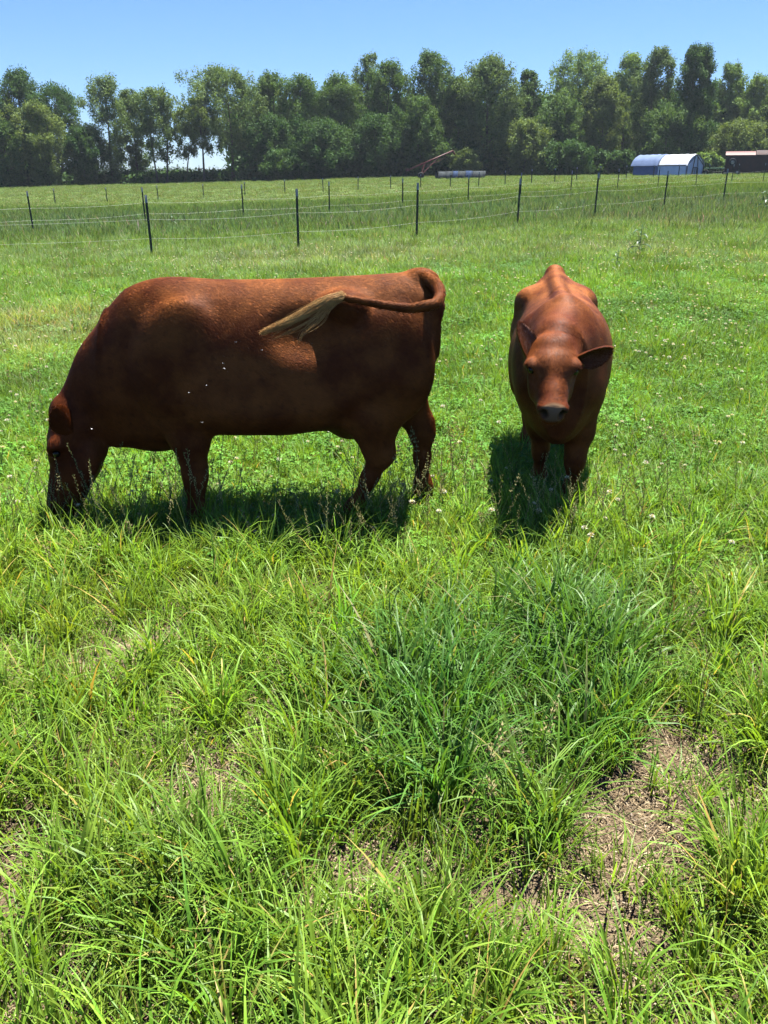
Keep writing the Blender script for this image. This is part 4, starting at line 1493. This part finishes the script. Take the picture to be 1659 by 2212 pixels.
# ------------------------------------------------------------------ grass
def blades(r, n, spread, hmin, hmax, wmin, wmax, lean0, lean1, curl, nseg=4, cols=None, flatdir=None):
    """n arched tapering blades as one array; returns V,F(list),C"""
    ang = r.uniform(0, 2 * pi, n)
    rad = spread * np.sqrt(r.random(n))
    base = np.stack([rad * np.cos(ang), rad * np.sin(ang), np.full(n, -.012)], 1)
    az = ang + r.normal(0, .9, n)
    L = r.uniform(hmin, hmax, n)
    Wb = r.uniform(wmin, wmax, n)
    th0 = r.uniform(lean0, lean1, n)
    cv = r.uniform(.25, 1, n) * curl
    seg = nseg + 1
    P = np.zeros((n, seg, 3))
    th = th0.copy()
    cur = base.copy()
    P[:, 0] = cur
    for i in range(1, seg):
        d = np.stack([np.sin(th) * np.cos(az), np.sin(th) * np.sin(az), np.cos(th)], 1)
        cur = cur + d * (L / nseg)[:, None]
        P[:, i] = cur
        th = np.minimum(th + cv * (i / nseg) * 1.3, 2.6)
        az = az + r.normal(0, .06, n)
    tw = az + pi / 2 + r.normal(0, .42, n)
    side = np.stack([np.cos(tw), np.sin(tw), r.normal(0, .15, n)], 1)
    prof = np.interp(np.linspace(0, 1, seg), [0, .25, .6, 1], [.65, 1.0, .8, .06])
    Lf = P - side[:, None] * (Wb[:, None] * prof)[..., None] * .5
    Rt = P + side[:, None] * (Wb[:, None] * prof)[..., None] * .5
    V = np.stack([Lf, Rt], 2).reshape(n, seg * 2, 3)
    o = (np.arange(n) * seg * 2)[:, None]
    F = []
    for i in range(nseg):
        F.append(o + np.array([2 * i, 2 * i + 1, 2 * i + 3, 2 * i + 2])[None])
    F = np.concatenate(F)
    c0, c1, c2 = cols
    t = r.random(n)[:, None]
    bc = np.array(c0) * (1 - t) + np.array(c1) * t
    dry = r.random(n) < c2
    bc[dry] = np.array([.30, .235, .10]) * r.uniform(.7, 1.2, (dry.sum(), 1))
    bc *= r.uniform(.72, 1.28, (n, 1))
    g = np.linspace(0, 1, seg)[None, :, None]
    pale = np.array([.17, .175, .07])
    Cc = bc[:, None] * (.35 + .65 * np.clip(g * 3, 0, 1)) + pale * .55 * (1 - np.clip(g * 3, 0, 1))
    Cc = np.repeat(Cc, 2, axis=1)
    return V.reshape(-1, 3), F, Cc.reshape(-1, 3)


ASSETS = {}


def asset_coll(name, meshes):
    c = bpy.data.collections.new(name)
    for i, me in enumerate(meshes):
        o = bpy.data.objects.new(f'{name}_{i:02d}', me)
        c.objects.link(o)
    ASSETS[name] = c
    return c


G_A, G_B = (.080, .158, .022), (.160, .262, .040)
r = np.random.default_rng(42)
tall, short, clov, stalk, flower, litter, midt, fart = [], [], [], [], [], [], [], []
for i in range(8):
    V, F, C = blades(r, 34, .05, .15, .38, .0042, .0098, .03, .50, .60, 5, (G_A, G_B, .025))
    tall.append(fast_mesh('tall_tuft', V, F, M['blade'], C, True))
for i in range(6):
    V, F, C = blades(r, 36, .085, .05, .16, .0035, .0065, .1, 1.0, .6, 3, (G_A, G_B, .02))
    short.append(fast_mesh('short_tuft', V, F, M['blade'], C, True))
for i in range(6):
    V, F, C = blades(r, 60, .16, .12, .30, .0045, .0095, .05, .8, .7, 3, (G_A, G_B, .04))
    midt.append(fast_mesh('mid_tuft', V, F, M['blade'], C, True))
for i in range(5):
    V, F, C = blades(r, 70, .5, .14, .34, .012, .026, .05, .7, .5, 2, (G_A, G_B, .04))
    fart.append(fast_mesh('far_tuft', V, F, M['farblade'], C, True))
# clover: three leaflets on a thin stalk
for i in range(5):
    Vs, Fs, Cs, n0 = [], [], [], 0
    for j in range(34):
        a, q = r.uniform(0, 2 * pi), .13 * math.sqrt(r.random())
        x, y, h = q * cos(a), q * sin(a), r.uniform(.05, .15)
        tl = r.normal(0, .22, 2)
        s_ = r.uniform(.009, .017)
        cc = np.array((.062, .150, .026)) * r.uniform(.75, 1.35) + np.array((.02, .03, 0)) * r.random()
        for l in range(3):
            b_ = a + l * 2 * pi / 3
            d1, d2 = np.array([cos(b_), sin(b_)]), np.array([-sin(b_), cos(b_)])
            pts = [(0, 0), (.75 * s_, -.55 * s_), (1.35 * s_, -.28 * s_), (1.35 * s_, .28 * s_), (.75 * s_, .55 * s_)]
            vv = []
            for (u_, v_) in pts:
                px_, py_ = d1 * u_ + d2 * v_
                vv.append((x + px_, y + py_, h + px_ * tl[0] + py_ * tl[1] - .25 * u_ + .25 * abs(v_)))
            Vs += vv
            Fs.append(tuple(range(n0, n0 + 5)))
            Cs += [cc * (1.0 if k_ else 1.15) for k_ in range(5)]
            n0 += 5
        Vs += [(x * .8 - .0008, y * .8, -.01), (x * .8 + .0008, y * .8, -.01), (x + .0008, y, h), (x - .0008, y, h)]
        Fs.append((n0, n0 + 1, n0 + 2, n0 + 3))
        Cs += [cc * .9] * 4
        n0 += 4
    me = bpy.data.meshes.new('clover_patch')
    me.from_pydata([tuple(v) for v in Vs], [], Fs)
    at_ = me.attributes.new('col', 'FLOAT_COLOR', 'POINT')
    at_.data.foreach_set('color', np.concatenate([np.array(Cs), np.ones((len(Cs), 1))], 1).astype(np.float32).ravel())
    me.materials.append(M['clover'])
    clov.append(me)


def tri_mesh(name, V, F, C):
    me = bpy.data.meshes.new(name)
    me.from_pydata([tuple(map(float, v)) for v in V], [], F)
    a_ = me.attributes.new('col', 'FLOAT_COLOR', 'POINT')
    a_.data.foreach_set('color', np.concatenate([np.array(C, float), np.ones((len(C), 1))], 1).astype(np.float32).ravel())
    me.materials.append(M['blade'])
    return me


# seeding stalks: thin leaning stem with spikelets, some with fat clustered heads
for i in range(8):
    Vs, Fs, Cs = [], [], []
    for j in range(3 if i < 6 else 1):
        h = r.uniform(.34, .62)
        az = r.uniform(0, 2 * pi)
        lean = r.uniform(.08, .38)
        bx, by = r.normal(0, .08, 2)
        pts = [np.array([bx + cos(az) * lean * h * t ** 1.8, by + sin(az) * lean * h * t ** 1.8, h * t * (1 - .12 * lean * t)]) for t in np.linspace(0, 1, 8)]
        w = .0015
        n0 = len(Vs)
        for p_ in pts:
            Vs += [p_ + (w, 0, 0), p_ + (-w * .5, w * .86, 0), p_ + (-w * .5, -w * .86, 0)]
            Cs += [np.array((.12, .17, .05))] * 3
        for q in range(7):
            for e_ in range(3):
                Fs.append((n0 + 3 * q + e_, n0 + 3 * q + (e_ + 1) % 3, n0 + 3 * q + 3 + (e_ + 1) % 3, n0 + 3 * q + 3 + e_))
        fat = i in (5, 7)
        ns = 26 if fat else 22
        for q in range(ns):
            t = .62 + .38 * q / ns if not fat else .80 + .20 * (q // 5) / 5
            k_ = t * 7
            a_ = int(min(6, k_))
            p_ = pts[a_] + (pts[a_ + 1] - pts[a_]) * (k_ - a_)
            aa = r.uniform(0, 2 * pi)
            off = r.uniform(.002, .007) if not fat else r.uniform(.004, .014)
            sz = r.uniform(.007, .0115)
            c_ = p_ + np.array([cos(aa) * off, sin(aa) * off, r.uniform(-.003, .003)])
            ax_ = np.array([cos(aa) * .5, sin(aa) * .5, .9])
            sd_ = np.array([-sin(aa), cos(aa), 0])
            nn = np.cross(ax_, sd_)
            n0 = len(Vs)
            ww = .0024 if not fat else .0036
            Vs += [c_ - ax_ * sz * .3, c_ + sd_ * ww, c_ + nn * ww, c_ - sd_ * ww, c_ - nn * ww, c_ + ax_ * sz]
            Fs += [(n0, n0 + 2, n0 + 1), (n0, n0 + 3, n0 + 2), (n0, n0 + 4, n0 + 3), (n0, n0 + 1, n0 + 4), (n0 + 5, n0 + 1, n0 + 2), (n0 + 5, n0 + 2, n0 + 3), (n0 + 5, n0 + 3, n0 + 4), (n0 + 5, n0 + 4, n0 + 1)]
            Cs += [np.array((.42, .39, .18)) * r.uniform(.75, 1.25)] * 6
    stalk.append(tri_mesh('seed_stalk', Vs, Fs, Cs))
# white clover heads
for i in range(4):
    Vs, Fs, Cs = [], [], []
    h = .10 + .03 * i
    n0 = 0
    Vs += [(-.0011, 0, -.01), (.0011, 0, -.01), (.0011, .002, h), (-.0011, .002, h), (0, -.0011, -.01), (0, .0011, -.01), (.002, .0011, h), (.002, -.0011, h)]
    Fs += [(0, 1, 2, 3), (4, 5, 6, 7)]
    Cs += [np.array((.08, .15, .04))] * 8
    for q in range(40):
        d = r.normal(size=3)
        d[2] = abs(d[2]) * .9 + d[2] * .3
        d /= np.linalg.norm(d)
        sd_ = np.cross(d, (0, 0, 1.0)) + 1e-4
        sd_ /= np.linalg.norm(sd_)
        c_ = np.array([0, 0, h])
        n0 = len(Vs)
        Vs += [c_ + d * .003, c_ + d * .009 + sd_ * .0022, c_ + d * .0125, c_ + d * .009 - sd_ * .0022]
        Fs.append((n0, n0 + 1, n0 + 2, n0 + 3))
        pk = np.array((.66, .65, .56)) if r.random() > .2 or i == 3 else np.array((.60, .44, .36))
        if i == 3 and d[2] < .25:
            pk = np.array((.38, .24, .13))
        Cs += [pk * r.uniform(.85, 1.1)] * 4
    flower.append(tri_mesh('clover_head', Vs, Fs, Cs))
# dry straw and dead leaf bits
for i in range(5):
    Vs, Fs, Cs = [], [], []
    for q in range(130):
        x, y = r.normal(0, .085, 2)
        a_ = r.uniform(0, 2 * pi)
        Lh = r.uniform(.002, .010) if r.random() < .93 else r.uniform(.015, .05)
        w = r.uniform(.0007, .0020)
        z = abs(r.normal(0, .003)) + .002
        tl = r.normal(0, .10)
        d, e_ = np.array([cos(a_), sin(a_), tl]), np.array([-sin(a_), cos(a_), r.normal(0, .4)])
        c_ = np.array([x, y, z])
        n0 = len(Vs)
        Vs += [c_ - d * Lh - e_ * w, c_ - d * Lh + e_ * w, c_ + (0, 0, .003) + e_ * w, c_ + (0, 0, .003) - e_ * w, c_ + d * Lh + e_ * w * .6, c_ + d * Lh - e_ * w * .6]
        Fs += [(n0, n0 + 1, n0 + 2, n0 + 3), (n0 + 3, n0 + 2, n0 + 4, n0 + 5)]
        cc = np.array((.44, .345, .21)) * r.uniform(.4, 1.3) if r.random() < .8 else np.array((.17, .11, .07)) * r.uniform(.6, 1.2)
        Cs += [cc] * 6
    litter.append(tri_mesh('straw_bits', Vs, Fs, Cs))
for nm, ls in (('tall', tall), ('short', short), ('mid', midt), ('far', fart), ('clover', clov), ('stalk', stalk), ('flower', flower), ('litter', litter)):
    asset_coll(nm, ls)


def scatter(name, coll, P, scl, tint, label, seed, tilt=.12):
    r = np.random.default_rng(seed)
    n = len(P)
    me = bpy.data.meshes.new(name)
    me.vertices.add(n)
    me.vertices.foreach_set('co', np.ascontiguousarray(P, np.float32).ravel())
    rot = np.stack([r.normal(0, tilt, n), r.normal(0, tilt, n), r.uniform(0, 2 * pi, n)], 1).astype(np.float32)
    for nm, ty, key, arr in (('rot', 'FLOAT_VECTOR', 'vector', rot), ('scl', 'FLOAT_VECTOR', 'vector', scl.astype(np.float32)), ('tint', 'FLOAT_VECTOR', 'vector', tint.astype(np.float32))):
        a = me.attributes.new(nm, ty, 'POINT')
        a.data.foreach_set(key, arr.ravel())
    a = me.attributes.new('pick', 'INT', 'POINT')
    a.data.foreach_set('value', r.integers(0, len(coll.objects), n).astype(np.int32))
    me.materials.append(M['blade'])
    o = link(name, me)
    tag(o, label, kind='stuff')
    ng = bpy.data.node_groups.new(name + '_scatter', 'GeometryNodeTree')
    ng.interface.new_socket('Geometry', in_out='INPUT', socket_type='NodeSocketGeometry')
    ng.interface.new_socket('Geometry', in_out='OUTPUT', socket_type='NodeSocketGeometry')
    gi, go = ng.nodes.new('NodeGroupInput'), ng.nodes.new('NodeGroupOutput')
    ip = ng.nodes.new('GeometryNodeInstanceOnPoints')
    cinfo = ng.nodes.new('GeometryNodeCollectionInfo')
    cinfo.inputs['Collection'].default_value = coll
    cinfo.inputs['Separate Children'].default_value = True
    cinfo.inputs['Reset Children'].default_value = True
    ip.inputs['Pick Instance'].default_value = True
    for nm, ty, sock in (('pick', 'INT', 'Instance Index'), ('rot', 'FLOAT_VECTOR', 'Rotation'), ('scl', 'FLOAT_VECTOR', 'Scale')):
        na = ng.nodes.new('GeometryNodeInputNamedAttribute')
        na.data_type = ty
        na.inputs['Name'].default_value = nm
        ng.links.new([s for s in na.outputs if s.enabled and s.name == 'Attribute'][0], ip.inputs[sock])
    ng.links.new(gi.outputs[0], ip.inputs['Points'])
    ng.links.new(cinfo.outputs[0], ip.inputs['Instance'])
    ng.links.new(ip.outputs[0], go.inputs[0])
    o.modifiers.new('scatter', 'NODES').node_group = ng
    return o


def strew(n_per_m2, y0, y1, r, side=2.2, slope=.52):
    A = ((slope * y0 + side) + (slope * y1 + side)) * (y1 - y0)
    n = int(A * n_per_m2)
    y = y0 + (y1 - y0) * r.random(n * 2)
    x = (2 * r.random(n * 2) - 1) * (slope * y1 + side)
    k = np.abs(x) < slope * y + side
    return x[k][:n], y[k][:n]


# patches seen on the ground: (px, py, radius m, strength)
BARE = [(1400, 1690, .24, 1.0), (1480, 1640, .20, .9), (1340, 1760, .22, .9), (1390, 1830, .20, 1.0), (1300, 1960, .22, 1.1), (1180, 1990, .17, .9), (1370, 2040, .18, 1.0), (1250, 2150, .14, .6),
        (40, 1850, .16, .9), (150, 1870, .12, .7), (210, 1420, .20, .8), (120, 1450, .22, .6), (320, 1390, .14, .6), (740, 2190, .12, .5), (500, 1720, .14, .5), (120, 2080, .13, .5), (1150, 2160, .12, .5), (480, 2080, .10, .4), (1560, 1640, .12, .6)]
LUSH = [(1010, 1580, .42, 1.0), (1120, 1500, .40, .9), (1240, 1430, .32, .7), (900, 1480, .28, .6), (1010, 1690, .30, .7), (340, 1960, .3, .25), (450, 1900, .3, .2), (1600, 1060, .9, .5), (800, 2030, .3, .3), (1350, 1350, .4, .5)]
BARE = [(*gp(a, b)[:2], c * .68, d * .95) for a, b, c, d in BARE]
LUSH = [(*gp(a, b)[:2], c, d) for a, b, c, d in LUSH]
PALE = [(*gp(a, b)[:2], c, d) for a, b, c, d in [(40, 735, 1.6, 1.0), (120, 700, 1.2, .6), (1560, 440, 5, .9), (1450, 480, 3, .5), (1320, 545, 1.5, .5), (620, 570, 2.2, .5), (900, 560, 2.0, .4)]]


def blob(L, x, y):
    s = np.zeros_like(x)
    for a, b, c, d in L:
        s = s + d * np.exp(-(((x - a) / c) ** 2 + ((y - b) / c) ** 2))
    return s


def fields(x, y):
    bare = blob(BARE, x, y) + .9 * np.clip(fbm(x, y, .45, 70) - .60, 0, 1) * 4 * np.clip((5.0 - y) / 3, 0, 1)
    lush = .9 * blob(LUSH, x, y) + np.clip(fbm(x, y, 1.1, 80) - .56, 0, 1) * .6
    pale = blob(PALE, x, y) + np.clip(fbm(x, y, 2.4, 90) - .60, 0, 1) * 1.2
    return np.clip(bare, 0, 1.3), np.clip(lush, 0, 1.2), np.clip(pale, 0, 1)


def tints(x, y, r, lush, pale):
    n = len(x)
    base = np.array([1.48, 1.46, .95])
    t = np.tile(base, (n, 1))
    l_ = np.clip(lush, 0, 1)[:, None]
    t = t * (1 - l_) + np.array([.70, .92, .92]) * l_
    p_ = np.clip(pale, 0, 1)[:, None]
    t = t * (1 - p_) + np.array([2.1, 1.5, 2.6]) * p_
    # farther off: a bluish taller strip between the fences, then an even light field
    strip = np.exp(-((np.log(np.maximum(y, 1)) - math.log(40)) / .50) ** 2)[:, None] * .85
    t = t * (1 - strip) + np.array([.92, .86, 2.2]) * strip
    mid = (np.clip((y - 4.4) / 2, 0, 1) * np.clip((26 - y) / 10, 0, 1))[:, None]      # clover rich, greener sward round the cattle
    t = t * (1 - mid * (1 - np.array([.79, .88, .92])) * (1 - .6 * p_))
    t = t * (1 + mid * .5 * (fbm(x, y, .7, 130)[:, None] - .5) * 2)
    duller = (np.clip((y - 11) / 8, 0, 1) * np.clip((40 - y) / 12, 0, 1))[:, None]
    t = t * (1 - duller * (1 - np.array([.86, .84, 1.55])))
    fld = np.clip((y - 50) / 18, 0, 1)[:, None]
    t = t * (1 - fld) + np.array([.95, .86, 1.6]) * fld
    return t * r.uniform(.82, 1.2, (n, 1)) * np.array([1, 1, 1]) * (1 + r.normal(0, .06, (n, 3)))


def on_ground(x, y):
    return np.stack([x, y, gz(x, y) + np.where(y < 30, .035 * (fbm(x, y, .9, 5) - .5), 0)], 1)


r = np.random.default_rng(500)
# near tall grass
x, y = strew(100, .7, 9.5, r)
ba, lu, pa = fields(x, y)
dens = .55 + .5 * fbm(x, y, .35, 31) + .8 * lu - 1.0 * ba
dens *= np.interp(y, [0, 4.3, 5, 9.5], [1, 1.1, .8, .5])
k = r.random(len(x)) < dens
x, y, ba, lu, pa = (q[k] for q in (x, y, ba, lu, pa))
_ex = []
for px, py, cnt, sp in ((110, 1150, 8, .06), (180, 1150, 8, .07), (430, 1150, 8, .07), (770, 1155, 10, .08), (930, 1085, 5, .06), (1235, 1165, 9, .08), (1170, 1100, 5, .06), (600, 1165, 10, .25)):
    q = gp(px, py)
    _ex.append(np.array([q[0], q[1]]) + r.normal(0, sp, (cnt, 2)))
_ex = np.concatenate(_ex)
x, y = np.concatenate([x, _ex[:, 0]]), np.concatenate([y, _ex[:, 1]])
ba, lu, pa = fields(x, y)
s = r.uniform(.62, 1.12, len(x)) * (1 + .30 * np.clip(lu, 0, 1)) * (1 - .45 * np.clip(ba, 0, 1)) * np.interp(y, [0, 3.2, 4.2, 4.8, 9], [1, 1, .92, .66, .72])
scatter('meadow_grass', ASSETS['tall'], on_ground(x, y), np.repeat(s[:, None], 3, 1), tints(x, y, r, lu, pa), 'long bright meadow grass in the foreground', 1, .16)
# near short grass
x, y = strew(150, .7, 10, r)
ba, lu, pa = fields(x, y)
k = r.random(len(x)) < 1.0 - .78 * np.clip(ba, 0, 1)
x, y, ba, lu, pa = (q[k] for q in (x, y, ba, lu, pa))
s = r.uniform(.7, 1.3, len(x))
scatter('short_grass', ASSETS['short'], on_ground(x, y), np.repeat(s[:, None], 3, 1), tints(x, y, r, lu * .5, np.clip(pa + .15, 0, 1)), 'short grass filling between the longer tufts', 2)
# clover in the middle distance
x, y = strew(95, 3.6, 17, r)
ba, lu, pa = fields(x, y)
dens = np.interp(y, [3.6, 4.6, 12, 17], [.1, .75, .6, .2]) * (.45 + 1.1 * fbm(x, y, 1.3, 44)) * (1 - .6 * pa)
k = r.random(len(x)) < dens
x, y, lu, pa = (q[k] for q in (x, y, lu, pa))
s = r.uniform(.55, 1.0, len(x))
scatter('clover', ASSETS['clover'], on_ground(x, y), np.repeat(s[:, None], 3, 1), tints(x, y, r, lu * .4, pa), 'clover leaves mixed through the pasture', 3)
# mid grass
x, y = strew(64, 3.8, 24, r)
ba, lu, pa = fields(x, y)
k = r.random(len(x)) < .6 + .5 * fbm(x, y, .9, 51)
x, y, lu, pa = (q[k] for q in (x, y, lu, pa))
s = r.uniform(.6, 1.15, len(x)) * np.interp(y, [3.8, 6, 12, 24], [.70, .72, .85, 1]) * (.55 + .9 * fbm(x, y, .8, 120))
scatter('pasture_grass', ASSETS['mid'], on_ground(x, y), np.repeat(s[:, None], 3, 1), tints(x, y, r, lu * .6, pa), 'uneven pasture grass around and beyond the cattle', 4)
# between and beyond the fences
x, y = strew(8.5, 21, 62, r, 4)
ba, lu, pa = fields(x, y)
s = r.uniform(.55, 1.15, len(x)) * np.interp(y, [21, 30, 50, 62], [.8, 1.15, 1.1, .7])
scatter('fenced_grass', ASSETS['far'], on_ground(x, y), np.stack([s, s, s], 1), tints(x, y, r, lu * .5, pa), 'taller bluish grass between the fence lines', 5)
x, y = strew(2.2, 58, 136, r, 6)
ba, lu, pa = fields(x, y)
s = r.uniform(.5, .9, len(x))
scatter('far_field_grass', ASSETS['far'], on_ground(x, y), np.stack([s * 1.8, s * 1.8, s * .75], 1), tints(x, y, r, lu * .2, pa * .3), 'even light green field below the tree line', 6)
# seeding stalks
x, y = strew(20, 1.6, 20, r)
dens = np.interp(y, [1.6, 3.2, 4.0, 8, 20], [.03, .10, .30, .22, .25]) * (.25 + 1.5 * fbm(x, y, .8, 66) ** 2)
k = r.random(len(x)) < dens
x, y = x[k], y[k]
extra = []
for px, py, cnt, sp in ((205, 1150, 18, .12), (300, 1160, 16, .14), (430, 1170, 8, .08), (800, 1190, 18, .13), (880, 1160, 14, .14), (930, 1110, 8, .08), (1240, 1180, 12, .10), (1120, 1190, 5, .08), (560, 1170, 4, .15), (1380, 1250, 5, .2), (90, 1180, 5, .08)):
    q = gp(px, py)
    e_ = r.normal(0, sp * 1.3, (cnt, 2))
    extra.append(np.array([q[0], q[1]]) + e_)
ex = np.concatenate(extra)
x, y = np.concatenate([x, ex[:, 0]]), np.concatenate([y, ex[:, 1]])
s = r.uniform(.7, 1.05, len(x)) * np.interp(y, [0, 10, 20], [1, .8, .8])
scatter('seeding_grass', ASSETS['stalk'], on_ground(x, y), np.repeat(s[:, None], 3, 1), r.uniform(.8, 1.2, (len(x), 1)) * np.ones((1, 3)), 'thin seeding grass stalks standing above the sward', 7, .12)
# clover heads
x, y = strew(62, 3.6, 20, r)
dens = np.interp(y, [3.6, 4.4, 9, 20], [.06, .5, .45, .15]) * np.clip(fbm(x, y, 1.1, 44) * 2.2 - .65, 0, 1)
k = r.random(len(x)) < dens
x, y = x[k], y[k]
s = r.uniform(.8, 1.5, len(x))
scatter('clover_flowers', ASSETS['flower'], on_ground(x, y), np.repeat(s[:, None], 3, 1), np.ones((len(x), 3)), 'white clover heads dotted through the pasture', 8, .2)
# straw on the bare spots
x, y = strew(120, .9, 7, r, 1.5)
ba, lu, pa = fields(x, y)
k = r.random(len(x)) < .42 + .6 * ba
x, y = x[k], y[k]
scatter('straw', ASSETS['litter'], on_ground(x, y) + np.array([0, 0, .004]), np.ones((len(x), 3)) * r.uniform(.7, 1.2, (len(x), 1)), r.uniform(.75, 1.2, (len(x), 1)) * np.ones((1, 3)), 'dry straw lying on the bare trampled soil', 9, .05)


# broad-leaved weeds
def weed(px, py, h, n, label, seed):
    r = np.random.default_rng(seed)
    q = gp(px, py)
    root = empty('weed', (q[0], q[1], float(gz(q[0], q[1])) - .01))
    tag(root, label, 'plant')
    k = MB(); k.tube([(0, 0, 0), (.01, 0, h * .5), (.02, .01, h)], [.007, .006, .003], 6); k.build('stem', M['post'] if False else M['machine_green'], root, True)
    for i in range(n):
        z = h * (.1 + .85 * i / n)
        a = i * 2.4
        L = h * r.uniform(.32, .5) * (1.1 - .5 * i / n)
        d, e_ = np.array([cos(a), sin(a), 0]), np.array([-sin(a), cos(a), 0])
        V = []
        for t in np.linspace(0, 1, 7):
            w = L * .20 * sin(pi * (t * .9 + .1)) * (1 if int(t * 6) % 2 else .65)
            c_ = d * L * t + np.array([0, 0, z + L * (.5 * t - .75 * t * t)])
            V += [c_ - e_ * w + (0, 0, w * .3), c_, c_ + e_ * w + (0, 0, w * .3)]
        F = []
        for j in range(6):
            F += [(3 * j, 3 * j + 1, 3 * j + 4, 3 * j + 3), (3 * j + 1, 3 * j + 2, 3 * j + 5, 3 * j + 4)]
        me = fast_mesh('leaf', np.array(V), np.array(F), M['weed'], np.array((.035, .085, .022)) * r.uniform(.8, 1.25) * np.ones((len(V), 1)))
        link('leaf', me, root)


weed(1378, 560, .62, 14, 'tall dark leafy weed behind the younger cow\'s right side', 1)
weed(1330, 585, .40, 10, 'short dark leafy weed left of the tall weed', 2)
weed(1652, 462, .8, 14, 'dark leafy weed at the right edge near the fence', 3)
weed(372, 495, .0 + .5, 12, 'low dark weed beside the second nearest fence post', 4)
weed(1205, 470, .5, 11, 'dark weed below the middle fence line right of centre', 5)
